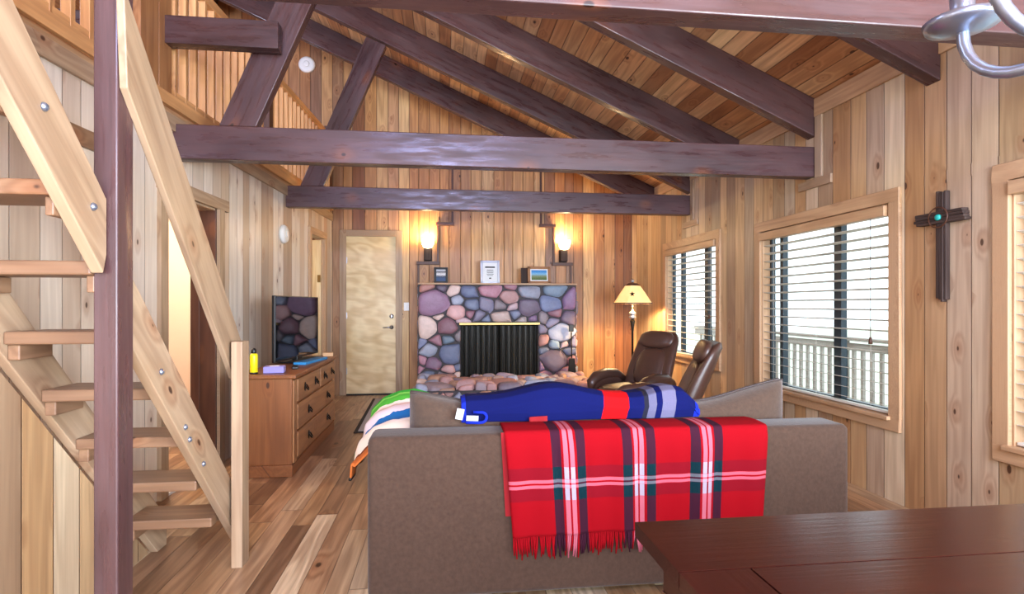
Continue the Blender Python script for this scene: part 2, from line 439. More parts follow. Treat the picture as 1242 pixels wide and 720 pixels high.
    def build(s, name, mat, parent=None, bevel=0.0, local=False, solid=0.0, sub=0, seg=2):
        bm = s.bm
        bmesh.ops.remove_doubles(bm, verts=bm.verts, dist=1e-5)
        bmesh.ops.recalc_face_normals(bm, faces=bm.faces)
        me = bpy.data.meshes.new(name)
        if parent is not None:
            org = Vector((0, 0, 0)) if local else Vector(parent.get('_org', (0, 0, 0)))
            if not local: bmesh.ops.translate(bm, verts=bm.verts, vec=-org)
            bm.to_mesh(me); o = bpy.data.objects.new(name, me); COL.objects.link(o); o.parent = parent
            o['_org'] = tuple(org)
        else:
            xs = [v.co for v in bm.verts]
            org = Vector(((min(p.x for p in xs) + max(p.x for p in xs)) / 2, (min(p.y for p in xs) + max(p.y for p in xs)) / 2, min(p.z for p in xs)))
            bmesh.ops.translate(bm, verts=bm.verts, vec=-org)
            bm.to_mesh(me); o = bpy.data.objects.new(name, me); COL.objects.link(o); o.location = org
            o['_org'] = tuple(org)
        bm.free(); me.materials.append(M[mat] if isinstance(mat, str) else mat)
        if solid:
            m = o.modifiers.new('solid', 'SOLIDIFY'); m.thickness = solid; m.offset = 0
        if bevel:
            m = o.modifiers.new('bevel', 'BEVEL'); m.width = bevel; m.segments = seg; m.limit_method = 'ANGLE'; m.angle_limit = R(40)
        if sub:
            m = o.modifiers.new('sub', 'SUBSURF'); m.levels = sub; m.render_levels = sub
        return o

def tag(o, label=None, cat=None, group=None, kind=None):
    if label: o['label'] = label
    if cat: o['category'] = cat
    if group: o['group'] = group
    if kind: o['kind'] = kind
    return o
def thing(name, loc, label, cat, group=None, rz=0.0, kind=None):
    o = bpy.data.objects.new(name, None); COL.objects.link(o); o.location = loc; o.rotation_euler = (0, 0, rz)
    o.empty_display_size = 0.1; o['_org'] = tuple(loc)
    return tag(o, label, cat, group, kind)
def struct(o, label=None, cat=None):
    return tag(o, label, cat, None, 'structure')
def copy_tree(o, parent=None):
    c = o.copy(); COL.objects.link(c); c.parent = parent
    for ch in [x for x in o.children]: copy_tree(ch, c)
    return c

# ------------------------------------------------------------------ the room
XR = 2.96; YB = 8.45; YF = -3.0
def xl(y): return -1.59 - 0.066 * (YB - y)                     # face of the left wall
RK = 0.445
def zroof(x): return 2.95 + RK * (XR - x) if x > -3.2 else 2.95 + RK * (XR + 3.2) - RK * (-3.2 - x)

def panels(origin, u, nrm, s0, s1, z0, z1, holes, t):
    """board wall with rectangular openings; u runs along it, nrm points into the room"""
    m = MB(); o = Vector(origin); u = Vector(u).normalized(); nrm = Vector(nrm).normalized()
    ss = sorted({s0, s1} | {h[0] for h in holes} | {h[1] for h in holes}); zz = sorted({z0, z1} | {h[2] for h in holes} | {h[3] for h in holes})
    for a, b in zip(ss, ss[1:]):
        for c, d in zip(zz, zz[1:]):
            mx, mz = (a + b) / 2, (c + d) / 2
            if mx < s0 or mx > s1 or mz < z0 or mz > z1 or any(h[0] < mx < h[1] and h[2] < mz < h[3] for h in holes): continue
            P = lambda s_, z_: Vector((o.x + u.x * s_, o.y + u.y * s_, z_))
            m.prism([P(a, c), P(b, c), P(b, d), P(a, d)], -nrm * t, lambda v: (v.z, (v - o).dot(u) + 11.3, (v - o).dot(nrm) * 0.02))
    return m

m = MB(); m.prism([(-5.6, YF, 0), (3.0, YF, 0), (3.0, YB + .1, 0), (-5.6, YB + .1, 0)], (0, 0, -0.06), lambda v: (v.y, v.x, v.z))
struct(m.build('floor', 'floor'), 'brown multi-toned wood plank floor of the living room', 'floor')

W1 = (3.45, 4.99, 0.56, 1.98); W2 = (5.86, 7.26, 0.68, 2.03); W3 = (0.75, 2.64, 0.56, 1.96)
WS = (-1.9, 0.0, 0.56, 2.1)
m = panels((XR, 0, 0), (0, 1, 0), (-1, 0, 0), YF, YB, 0, 2.99, [W1, W2, W3, WS], 0.12)
struct(m.build('wall_right', 'wall'), 'knotty pine board wall pierced by the windows', 'wall')

# left wall, slightly out of square: along it distance s from the back corner
UL = Vector((-0.066, -1, 0)).normalized(); NL = Vector((1, -0.066, 0)).normalized(); KL = math.sqrt(1 + 0.066 ** 2)
OL = Vector((-1.59, YB, 0))
def sl(y): return (YB - y) * KL
def PL(y, out=0.0, z=0.0):
    p = OL + UL * sl(y) + NL * out; return Vector((p.x, p.y, z))
DL = (sl(4.88), sl(4.12), 0.0, 2.08); DS = (sl(8.02), sl(7.42), 0.0, 2.2)
m = panels(OL, UL, NL, 0, sl(YF), 0, 2.62, [DL, DS], 0.1)
struct(m.build('wall_left', 'daylit_wall'), 'daylit pale pine board wall under the loft with two doorways', 'wall')

# back gable wall
def gable(m, xa, xb, zb, y0=YB, t=0.12):
    xs = [xa] + ([-3.2] if xa < -3.2 < xb else []) + [xb]
    poly = [(xa, y0, zb), (xb, y0, zb)] + [(x, y0, zroof(x) + .03) for x in reversed(xs)]
    m.prism(poly, (0, t, 0), lambda v: (v.z, v.x + 3.1, 0.02 * v.y))
m = MB(); gable(m, -5.6, -1.385, 0); gable(m, -1.385, -0.675, 2.30); gable(m, -0.675, XR + .12, 0)
struct(m.build('wall_back', 'lamplit_wall'), 'knotty pine gable wall behind the stone fireplace', 'wall')
m = MB(); m.prism([(-5.6, YF, 0), (-1.7, YF, 0), (-1.7, YF, 4.5), (-5.6, YF, 4.5)], (0, -.1, 0), lambda v: (v.z, v.x, v.y))
m.prism([(2.5, YF, 0), (3.08, YF, 0), (3.08, YF, 3.0), (2.5, YF, 3.2)], (0, -.1, 0), lambda v: (v.z, v.x, v.y))
m.prism([(-1.7, YF, 2.9), (2.5, YF, 2.9), (2.5, YF, 3.2), (-1.7, YF, 5.0)], (0, -.1, 0), lambda v: (v.z, v.x, v.y))
m.prism([(-1.7, YF, 0), (2.5, YF, 0), (2.5, YF, .55), (-1.7, YF, .55)], (0, -.1, 0), lambda v: (v.z, v.x, v.y))
struct(m.build('wall_front', 'wall'), 'pine board wall with wide glazing opposite the fireplace', 'wall')
m = MB(); m.box(-5.7, -5.6, YF, YB, 0, 5.0, 2)
struct(m.build('wall_loft', 'wall'), 'outer wall at the far side of the loft', 'wall')

# ceiling: two slopes of boards running the length of the room
def slope(xa, xb, name, label):
    m = MB(); n = Vector((RK if xb > -3.2 else -RK, 0, 1)).normalized()
    P = [(xa, YF - .1, zroof(xa)), (xb, YF - .1, zroof(xb)), (xb, YB + .12, zroof(xb)), (xa, YB + .12, zroof(xa))]
    m.prism(P, n * 0.08, lambda v: (v.y, v.x * 1.09, v.z * 0.05))
    return struct(m.build(name, 'ceiling'), label, 'ceiling')
slope(-3.2, XR + .12, 'ceiling', 'sloping tongue and groove board ceiling over the rafters')
slope(-5.7, -3.2, 'ceiling_loft', 'far slope of the board ceiling above the loft')

# loft floor
m = MB(); a, b = PL(YB, -.02), PL(YF, -.02)
m.prism([(-5.6, YF, 2.62), (b.x, YF, 2.62), (a.x, YB, 2.62), (-5.6, YB, 2.62)], (0, 0, 0.07), lambda v: (v.y, v.x, v.z))
struct(m.build('floor_loft', 'trim'), 'board floor of the loft behind the balustrade', 'floor')
# trims of the left wall
def wbar(m, ya, yb, z0, z1, t, out=0.0):
    p, q = PL(ya, out + t / 2, (z0 + z1) / 2), PL(yb, out + t / 2, (z0 + z1) / 2); m.bar(p, q, t, z1 - z0)
m = MB(); wbar(m, YB - .01, -2.9, 2.51, 2.615, 0.022)
struct(m.build('trim_1', 'stair', bevel=.003), 'pale ledger trim along the wall top under the loft', 'trim')
m = MB(); wbar(m, YB - .01, -2.9, 2.66, 2.745, 0.03)
struct(m.build('trim_2', 'rail', bevel=.003), 'orange pine edge board of the loft floor', 'trim')
m = MB()
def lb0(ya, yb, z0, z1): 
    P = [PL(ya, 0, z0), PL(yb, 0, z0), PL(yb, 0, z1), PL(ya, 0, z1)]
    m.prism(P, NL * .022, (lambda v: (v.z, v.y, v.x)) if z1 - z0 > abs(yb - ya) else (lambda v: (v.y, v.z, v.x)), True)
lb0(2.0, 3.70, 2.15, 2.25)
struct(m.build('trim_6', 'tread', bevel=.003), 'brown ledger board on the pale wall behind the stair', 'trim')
# frieze boards between the rafters on the right wall
TR = [1.92, 3.07, 4.22, 5.37, 6.52, 7.67]
m = MB()
for a, b in zip([0.0] + TR, TR + [YB]):
    m.box(XR - .02, XR, a + (.101 if a else 0), b - .001, 2.80, 2.945, 1)
struct(m.build('trim_3', 'trim', bevel=.003), 'pine frieze boards between rafter ends on window wall', 'trim')
m = MB()
for y in (1.92, 4.22, 6.52):
    m.box(XR - .02, XR, y - .09, y - .01, 2.311, 2.799, 2); m.box(XR - .02, XR, y - .2, y + .2, 2.24, 2.31, 1)
struct(m.build('trim_4', 'stair', bevel=.003), 'pale notched boards round the tie beam ends', 'trim')

# ------------------------------------------------------------------ timbers
def timber(name, label, cat, group, fn):
    m = MB(); fn(m); o = m.build(name, 'beam', bevel=.006); tag(o, label, cat, group); return o
TB = {1.92: (2.335, 2.59, 'pinkish lit tie beam crossing the room nearest, behind the pewter light'),
      4.22: (2.325, 2.565, 'long dark tie beam across the middle of the room'),
      6.52: (2.385, 2.62, 'dark tie beam farthest off, close to the stone fireplace wall')}
for y, (z0, z1, lb) in TB.items():
    x0 = -2.12 if y > 2 else -2.2
    if y > 6: x0 = xl(y)
    elif y > 4: x0 = xl(y) - .02
    timber('tie_beam', lb, 'beam', 'tie beams across the room', lambda m: m.box(x0, XR - .001, y, y + .11, z0, z1, 0))
RL = {1.92: 'dark rafter just above the nearest tie beam', 3.07: 'dark rafter whose lower end shows beside the pewter light',
      4.22: 'dark rafter landing on right end of the middle tie beam', 5.37: 'dark rafter between the middle and far tie beams',
      6.52: 'dark rafter over the tie beam closest to fireplace wall', 7.67: 'dark rafter closest to the gable wall'}
NR = Vector((RK, 0, 1)).normalized()
for y in TR:
    def f(m, y=y):
        d = 0.305
        P = [(XR, y, zroof(XR) - d), (XR, y, zroof(XR) - .002), (-3.15, y, zroof(-3.15) - .002), (-3.15, y, zroof(-3.15) - d)]
        m.prism(P, (0, .10, 0), lambda v: (v.x * 1.09, v.y, v.z + RK * v.x), True)
    timber('rafter', RL[y], 'rafter', 'rafters under the board ceiling', f)
timber('ridge_beam', 'dark ridge beam along the top of the ceiling', 'beam', None, lambda m: m.box(-3.26, -3.14, YF, YB, zroof(-3.2) - .4, zroof(-3.2) - .06, 1))
def brace(y, z0, lb):
    xa, xb = -1.44, -0.70
    timber('truss_brace', lb, 'brace', 'leaning braces of the roof trusses',
           lambda m: m.bar((xa, y + .055, z0), (xb - .02, y + .055, z0 + 2.37 * (xb - xa)), .10, .235, (0, 1, 0)) if False else
           m.prism([(xa - .125, y + .004, z0), (xa + .125, y + .004, z0), (xa + .125 + (4.235 - z0) / 2.37, y + .004, 4.225), (xa - .125 + (4.31 - z0) / 2.37, y + .004, 4.31)], (0, .092, 0), lambda v: (v.z, v.x - v.z / 2.37, v.y), True))
brace(4.22, 2.566, 'broad leaning brace rising from the middle tie beam, with blue sheen')
brace(6.52, 2.621, 'leaning dark brace rising from the far tie beam')
timber('collar_beam', 'short dark beam from the loft balustrade to the broad brace', 'beam', None, lambda m: m.box(-2.6, -1.13, 4.10, 4.20, 3.075, 3.265, 0))

# ------------------------------------------------------------------ windows
def window(idx, w, label, bars, blabel, headz):
    y0, y1, z0, z1 = w; cw = .09
    root = thing('window_%d' % idx, (XR, (y0 + y1) / 2, z0), label, 'window', None, 0, 'structure')
    m = MB(); t = .025
    m.box(XR - t, XR, y0 - cw, y1 + cw, z1, z1 + cw, 1); m.box(XR - t, XR, y0 - cw, y1 + cw, z0 - cw, z0, 1)
    m.box(XR - t, XR, y0 - cw, y0, z0, z1, 2); m.box(XR - t, XR, y1, y1 + cw, z0, z1, 2)
    m.box(XR, XR + .1, y0 - .001, y0 + .012, z0, z1, 2); m.box(XR, XR + .1, y1 - .012, y1 + .001, z0, z1, 2)
    m.box(XR - .05, XR + .1, y0 - .02, y1 + .02, z0 - .02, z0 + .006, 1); m.box(XR, XR + .1, y0, y1, z1 - .012, z1, 1)
    m.build('window_casing', 'trim', root, bevel=.004)
    m = MB(); f = .032; xa, xb = XR + .07, XR + .11
    m.box(xa, xb, y0, y1, z1 - f - .012, z1 - .012); m.box(xa, xb, y0, y1, z0 + .006, z0 + f); m.box(xa, xb, y0 + .01, y0 + f + .01, z0, z1); m.box(xa, xb, y1 - f - .01, y1 - .01, z0, z1)
    for y, bw in bars: m.box(xa - .01, xb, y - bw / 2, y + bw / 2, z0, z1)
    m.build('window_frame', 'winframe', root, bevel=.003)
    m = MB(); m.box(XR + .088, XR + .092, y0 + .02, y1 - .02, z0 + .02, z1 - .02)
    m.build('window_pane', 'glass', root)
    bl = thing('window_blind', (XR, (y0 + y1) / 2, z0), blabel, 'blind', 'slatted window blinds')
    m = MB(); m.box(XR - .045, XR + .02, y0 + .013, y1 - .013, z1 - headz, z1 - .014, 1)
    m.build('headrail', 'trim', bl, bevel=.004)
    m = MB(); zz = z1 - headz - .05; tl = R(13)
    while zz > z0 + .06:
        m.obox((XR + .028, (y0 + y1) / 2, zz), (.048, y1 - y0 - .04, .003), Matrix.Rotation(tl, 3, 'Y'), 1)
        zz -= .072
    m.build('slats', 'slat', bl)
    m = MB(); m.box(XR + .004, XR + .052, y0 + .02, y1 - .02, z0 + .012, z0 + .028, 1)
    m.build('bottom_rail', 'slat', bl, bevel=.003)
    for q in (.12, .5, .88):
        m = MB(); m.tube([(XR + .003, y0 + (y1 - y0) * q, z1 - headz), (XR + .003, y0 + (y1 - y0) * q, z0 + .02)], .0012, 5); m.build('ladder_cord', 'slat', bl)
    m = MB(); yc = y0 + .17; m.tube([(XR - .012, yc, z1 - headz), (XR - .012, yc, z0 + .52)], .0025, 6)
    m.lathe([(.001, .05), (.008, .045), (.012, .02), (.014, 0), (.001, 0)], (XR - .012, yc, z0 + .47), 10)
    m.build('pull_cord', 'browntrim', bl)
    return root
window(1, W1, 'wide pine cased window with open blind, beside the rustic cross', [(4.78, .05), (4.05, .085)], 'open slatted blind in the large window beside the cross', .085)
window(2, W2, 'pine cased window in the corner by floor lamp and leather chairs', [(6.93, .05), (6.25, .085)], 'open slatted blind in the window behind the leather chairs', .085)
window(3, W3, 'pine cased window cut off by the picture edge past the cross', [(2.35, .05)], 'open slatted blind in the window cut off by picture edge', .085)
def plainwin(name, label, boxes, glass):
    root = thing(name, boxes[0][0:1] + boxes[0][2:3] + boxes[0][4:5], label, 'window', None, 0, 'structure')
    m = MB()
    for b in boxes: m.box(*b)
    m.build('window_frame', 'trim', root, bevel=.004)
    m = MB(); m.box(*glass); m.build('window_pane', 'glass', root)
plainwin('window_4', 'wide glazing in the wall opposite the fireplace',
         [(-1.7, 2.5, YF - .08, YF, .55, .63), (-1.7, 2.5, YF - .08, YF, 2.82, 2.9), (-1.7, -1.62, YF - .08, YF, .55, 2.9), (2.42, 2.5, YF - .08, YF, .55, 2.9), (.36, .44, YF - .08, YF, .55, 2.9)],
         (-1.65, 2.45, YF - .05, YF - .045, .6, 2.85))
plainwin('window_5', 'side window of the dining end behind the table',
         [(XR, XR + .08, -1.9, 0, .56, .62), (XR, XR + .08, -1.9, 0, 2.04, 2.1), (XR, XR + .08, -1.9, -1.84, .56, 2.1), (XR, XR + .08, -.06, 0, .56, 2.1)],
         (XR + .05, XR + .055, -1.86, -.04, .6, 2.06))

# ------------------------------------------------------------------ doors
def hinge(m, x, y, z): m.box(x - .006, x + .006, y - .006, y + .004, z - .045, z + .045)
root = thing('door_1', (-1.03, YB, 0), 'birch slab door with steel lever left of the fireplace', 'door', None, 0, 'structure')
m = MB(); m.prism([(-1.384, YB - .005, .02), (-.676, YB - .005, .02), (-.676, YB - .005, 2.299), (-1.384, YB - .005, 2.299)], (0, .04, 0), lambda v: (v.x * 2.2, v.z * .35 + .05 * v.x, v.y))
m.build('door_slab', 'birch', root, bevel=.002)
m = MB()
m.box(-1.475, -1.38, YB - .03, YB, 0, 2.385, 2); m.box(-.68, -.585, YB - .03, YB, 0, 2.385, 2); m.box(-1.38, -.68, YB - .03, YB, 2.295, 2.385, 0)
m.build('door_casing', 'stair', root, bevel=.004)
m = MB(); m.box(-1.38, -.68, YB - .04, YB + .05, 0, .018)
m.build('threshold', 'iron', root)
m = MB()
for z in (.35, 1.15, 1.95): hinge(m, -1.375, YB - .01, z)
m.build('hinge', 'steel', root)
m = MB(); rx = Matrix.Rotation(R(90), 3, 'X')
m.lathe([(.001, 0), (.03, 0), (.03, .012), (.012, .016), (.012, .05), (.001, .052)], (-.74, YB - .006, .98), 20, rx)
m.tube([(-.74, YB - .05, .98), (-.79, YB - .055, .98), (-.86, YB - .05, .975)], [.009, .009, .007], 8)
m.build('lever_handle', 'steel', root)
m = MB(); m.lathe([(.001, 0), (.033, 0), (.03, .014), (.001, .016)], (-.74, YB - .006, 1.14), 20, rx); m.box(-.744, -.736, YB - .04, YB - .02, 1.12, 1.16)
m.build('deadbolt', 'steel', root)

def lbox(m, ya, yb, z0, z1, o0, o1):
    """box on the left wall: y range, z range, distance out of the wall"""
    P = [PL(ya, o0, z0), PL(yb, o0, z0), PL(yb, o0, z1), PL(ya, o0, z1)]
    g = lambda v: ((v.z, v.y, v.x) if (z1 - z0) > abs(yb - ya) else (v.y, v.z, v.x))
    m.prism(P, NL * (o1 - o0), g, True)
root = thing('door_2', PL(4.5), 'open doorway beside the stairs with brown jamb and bright room inside', 'doorway', None, 0, 'structure')
m = MB(); lbox(m, 4.02, 5.05, 2.08, 2.17, 0, .03); lbox(m, 4.88, 4.97, 0, 2.08, 0, .028); lbox(m, 4.03, 4.12, 0, 2.08, 0, .028)
lbox(m, 4.12, 4.135, 0, 2.08, -.11, 0); lbox(m, 4.12, 4.88, 2.065, 2.08, -.11, 0)
m.build('door_casing', 'stair', root, bevel=.004)
m = MB(); lbox(m, 4.855, 4.88, 0, 2.08, -.19, .004); lbox(m, 4.845, 4.855, 0, 2.07, -.19, -.12)
m.build('door_jamb', 'browntrim', root, bevel=.003)
m = MB(); lbox(m, 4.12, 4.88, 0, .02, -.1, .02)
m.build('threshold', 'plastic_white', root)
root = thing('door_3', PL(7.72), 'narrow doorway behind the television with brass hinged door', 'doorway', None, 0, 'structure')
m = MB(); lbox(m, 7.33, 8.11, 2.2, 2.29, 0, .03); lbox(m, 8.02, 8.11, 0, 2.2, 0, .028); lbox(m, 7.33, 7.42, 0, 2.2, 0, .028)
lbox(m, 8.005, 8.02, 0, 2.2, -.11, 0); lbox(m, 7.42, 7.435, 0, 2.2, -.11, 0)
m.build('door_casing', 'trim', root, bevel=.004)
m = MB(); lbox(m, 7.955, 7.995, .015, 2.18, -.62, -.02)
m.build('door_slab', 'birch', root, bevel=.003)
m = MB()
for z in (.4, 1.66): lbox(m, 7.948, 7.956, z - .05, z + .05, -.06, -.02)
m.build('hinge', 'brass', root)
# rooms under the loft
m = MB(); m.box(-2.95, -2.9, YF, YB, 0, 2.62, 2)
struct(m.build('wall_bedroom', 'cream'), 'cream painted wall of the room seen through the doorway', 'wall')
m = MB(); m.box(-2.9, -1.86, 6.2, 6.26, 0, 2.62, 2)
struct(m.build('wall_partition', 'cream'), 'cream partition between the two rooms under the loft', 'wall')
point('bedroom_lamp_light', (-2.45, 4.9, 2.25), 42, (1.0, .92, .84), .1)
point('closet_lamp_light', (-2.5, 7.2, 2.2), 9, (1.0, .86, .66), .1)

# ------------------------------------------------------------------ chimney breast, fireplace
Yc = 8.36
m = MB()
def cb(xa, xb, za, zb):
    m.prism([(xa, Yc, za), (xb, Yc, za), (xb, Yc, zb), (xa, Yc, zb)], (0, YB - Yc, 0), lambda v: (v.z, v.x + 3.1, .02 * v.y))
cb(-.335, 1.885, 0, 1.90); cb(-.055, 1.625, 1.90, 2.47)
m.prism([(.155, Yc, 2.47), (1.435, Yc, 2.47), (1.435, Yc, zroof(1.435)), (.155, Yc, zroof(.155))], (0, YB - Yc, 0), lambda v: (v.z, v.x + 3.1, .02 * v.y))
struct(m.build('wall_chimney', 'lamplit_wall'), 'stepped pine clad chimney breast above the stone fireplace', 'wall')
m = MB(); t = .028
for (xa, xb, za, zb) in ((-.365, -.335, 0, 1.93), (1.885, 1.915, 1.55, 1.93), (-.085, -.055, 1.93, 2.50), (1.625, 1.655, 1.93, 2.50), (.127, .155, 2.5, 3.7), (1.435, 1.463, 2.5, 3.6)):
    m.box(xa, xb, Yc - t, YB, za, zb, 2)
for (xa, xb, z) in ((-.365, -.055, 1.90), (1.625, 1.915, 1.90), (-.085, .155, 2.47), (1.435, 1.655, 2.47)):
    m.box(xa - .012, xb + .012, Yc - t - .03, YB, z - .012, z + .034, 0)
struct(m.build('trim_5', 'browntrim', bevel=.003), 'brown stepped trim outlining the chimney breast', 'trim')

PAL = ['#a87a88', '#8d6f86', '#7a7f9c', '#c49a98', '#8c879e', '#9c9090', '#6c7592', '#ccb4ac', '#8a7090', '#7f93a8', '#b4857e', '#a3a9bc', '#75687a', '#bfa5aa', '#5f8fa6', '#847a80', '#97707c', '#6f7890']
def voronoi_cells(pts, rect, rad):
    x0, x1, y0, y1 = rect; out = []
    for i, p in enumerate(pts):
        poly = [Vector((x0, y0)), Vector((x1, y0)), Vector((x1, y1)), Vector((x0, y1))]
        for j, q in enumerate(pts):
            if i == j or (p - q).length > .9: continue
            n = (q - p); dd = n.length_squared; mid = p + n * ((dd + (rad[i] ** 2 - rad[j] ** 2) * .25) / (2 * dd))
            res = []
            for k in range(len(poly)):
                a, b = poly[k], poly[(k + 1) % len(poly)]; da, db = (a - mid).dot(n), (b - mid).dot(n)
                if da <= 0: res.append(a)
                if da * db < 0: res.append(a + (b - a) * (da / (da - db)))
            poly = res
            if len(poly) < 3: break
        out.append(poly)
    return out
def clip(poly, n, d):
    res = []
    for k in range(len(poly)):
        a, b = poly[k], poly[(k + 1) % len(poly)]; da, db = a.dot(n) - d, b.dot(n) - d
        if da <= 0: res.append(a)
        if da * db < 0: res.append(a + (b - a) * (da / (da - db)))
    return res
def stones(m, rect, P3, size, rng, h0=.05, pal=PAL, aspect=1.25, hole=None):
    """pack river stones over a rectangle; P3(a, b, h) gives the point at height h over the face"""
    x0, x1, y0, y1 = rect; pts = []; tries = 0
    while tries < 6000:
        tries += 1
        p = Vector((rng.uniform(x0, x1), rng.uniform(y0, y1))); r = size * rng.choice((.45, .6, .8, 1.0, 1.25, 1.5)) * rng.uniform(.9, 1.1)
        if hole and hole[0] < p.x < hole[1] and p.y < hole[2]: continue
        if all(math.hypot((p.x - q.x) / aspect, p.y - q.y) > (r + q_r) * .46 for q, q_r in pts): pts.append((p, r))
    cells = voronoi_cells([Vector((p.x / aspect, p.y)) for p, _ in pts], (x0 / aspect, x1 / aspect, y0, y1), [r for _, r in pts])
    for pl0 in cells:
        poly = pl0
        if len(poly) < 3: continue
        poly = [Vector((q.x * aspect, q.y)) for q in poly]
        if hole:
            cc = sum(poly, Vector((0, 0))) / len(poly); src = pts[cells.index(pl0)][0]
            if src.y > hole[2]: poly = clip(poly, Vector((0, -1)), -hole[2]) if hole[0] < cc.x < hole[1] or True and hole[0] - .02 < src.x < hole[1] + .02 else poly
            elif src.x < hole[0]: poly = clip(poly, Vector((1, 0)), hole[0])
            else: poly = clip(poly, Vector((-1, 0)), -hole[1])
            if src.y > hole[2] and not (hole[0] - .02 < src.x < hole[1] + .02):
                if src.x < (hole[0] + hole[1]) / 2: poly = clip(poly, Vector((1, 0)), hole[0]) if min(q.y for q in poly) < hole[2] else poly
                else: poly = clip(poly, Vector((-1, 0)), -hole[1]) if min(q.y for q in poly) < hole[2] else poly
            if len(poly) < 3: continue
        poly = [q + Vector((rng.uniform(-.016, .016), rng.uniform(-.016, .016))) for q in poly]
        for _ in range(2):
            poly = [w for k in range(len(poly)) for w in (poly[k] * .83 + poly[(k + 1) % len(poly)] * .17, poly[k] * .17 + poly[(k + 1) % len(poly)] * .83)]
        c = sum(poly, Vector((0, 0))) / len(poly)
        rad = min((q - c).length for q in poly)
        if rad < .012: continue
        g = 1 - min(.22, .006 / rad); h = h0 * rng.uniform(.6, 1.35) * min(1, rad / .06)
        tx, ty = rng.uniform(-.15, .15), rng.uniform(-.15, .15)
        col = list(lin(rng.choice(pal))); j = rng.uniform(.75, 1.2); col = [min(1, q * j) for q in col[:3]] + [1]
        rings = [(1.0 * g, -.02), (1.0 * g, .30), (.93 * g, .62), (.78 * g, .86), (.5 * g, .98), (.2 * g, 1.0)]
        vs, fs = [], []; n = len(poly)
        for (s, hh) in rings:
            for q in poly:
                d = (q - c) * s; hz = hh * h + (d.x * tx + d.y * ty) * (1 if hh > .5 else 0)
                vs.append(P3(c.x + d.x, c.y + d.y, hz))
        for a in range(len(rings) - 1):
            for k in range(n):
                k2 = (k + 1) % n; fs.append((a * n + k, a * n + k2, (a + 1) * n + k2, (a + 1) * n + k))
        fs.append(tuple((len(rings) - 1) * n + k for k in range(n)))
        m.add(vs, fs, None, tuple(col), True)
FX0, FX1, FY = -.34, 1.885, 7.93                      # stone face
BX0, BX1, BZ0, BZ1 = .245, 1.335, .30, 1.03           # firebox
MZ = 1.585
fp = thing('fireplace', ((FX0 + FX1) / 2, FY, 0), 'river stone fireplace with mesh curtain and raised stone hearth', 'fireplace')
m = MB()
m.box(FX0, BX0, FY, Yc, .26, MZ); m.box(BX1, FX1, FY, Yc, .26, MZ); m.box(BX0, BX1, FY, Yc, BZ1, MZ); m.box(FX0, FX1, FY, Yc, .0, .26)
m.build('mortar_core', 'mortar', fp)
rng = random.Random(11); m = MB()
front = lambda a, b, h: Vector((a, FY - h, b))
stones(m, (FX0, FX1, .28, MZ - .003), front, .23, rng, .06, hole=(BX0, BX1, BZ1 + .03))
stones(m, (FX1 - FX1 + FY, Yc, .28, MZ - .02), lambda a, b, h: Vector((FX1 + h, a, b)), .17, rng, .03)
stones(m, (FY, Yc, .28, MZ - .02), lambda a, b, h: Vector((FX0 - h * .3, a, b)), .17, rng, .03)
m.build('stone_face', 'stone', fp)
m = MB(); m.box(FX0 - .005, FX1 + .01, FY - .035, Yc - .001, MZ, MZ + .024, 0)
m.build('mantel_shelf', 'trim', fp, bevel=.006)
m = MB(); m.box(BX0, BX1, Yc - .03, Yc - .001, BZ0, BZ1); m.box(BX0, BX1, FY, Yc - .03, BZ0 - .03, BZ0); m.box(BX0 - .001, BX0 + .015, FY, Yc, BZ0, BZ1); m.box(BX1 - .015, BX1 + .001, FY, Yc, BZ0, BZ1)
m.build('firebox', 'soot', fp)
m = MB(); m.box(BX0 - .02, BX1 + .02, FY - .06, FY + .02, BZ1 - .005, BZ1 + .03, 0)
m.build('lintel', 'brass', fp, bevel=.004)
def cur(xa, xb, ph):
    m = MB()
    m.grid(lambda u, v: (xa + (xb - xa) * u, FY + .035 + .012 * math.sin(u * 95 + ph) * (.5 + .5 * v), BZ1 - .02 - (BZ1 - BZ0 - .03) * v), 120, 8, lambda u, v: (xa + (xb - xa) * u, v, 0))
    return m.build('mesh_curtain', 'mesh', fp)
cur(BX0 + .01, .78, 0); cur(.80, BX1 - .01, 1)
m = MB(); HY = 6.95; HZ = .26
m.box(FX0, FX1 + .08, HY, FY + .001, 0, HZ)
m.build('hearth_core', 'mortar', fp)
m = MB(); PH = ['#b98f8c', '#a9847f', '#9a8a90', '#c2a598', '#8f7f8c', '#b8927c', '#9aa0b4']
stones(m, (FX0, FX1 + .08, HY, FY - .05), lambda a, b, h: Vector((a, b, HZ + h)), .27, rng, .10, PH)
stones(m, (FX0, FX1 + .08, .01, HZ - .01), lambda a, b, h: Vector((a, HY - h, b)), .2, rng, .05, PH)
stones(m, (HY, FY - .05, .01, HZ - .01), lambda a, b, h: Vector((FX0 - h, a, b)), .2, rng, .04, PH)
stones(m, (HY, FY, .01, HZ - .01), lambda a, b, h: Vector((FX1 + .08 + h, a, b)), .2, rng, .04, PH)
m.build('hearth_stones', 'stone', fp)

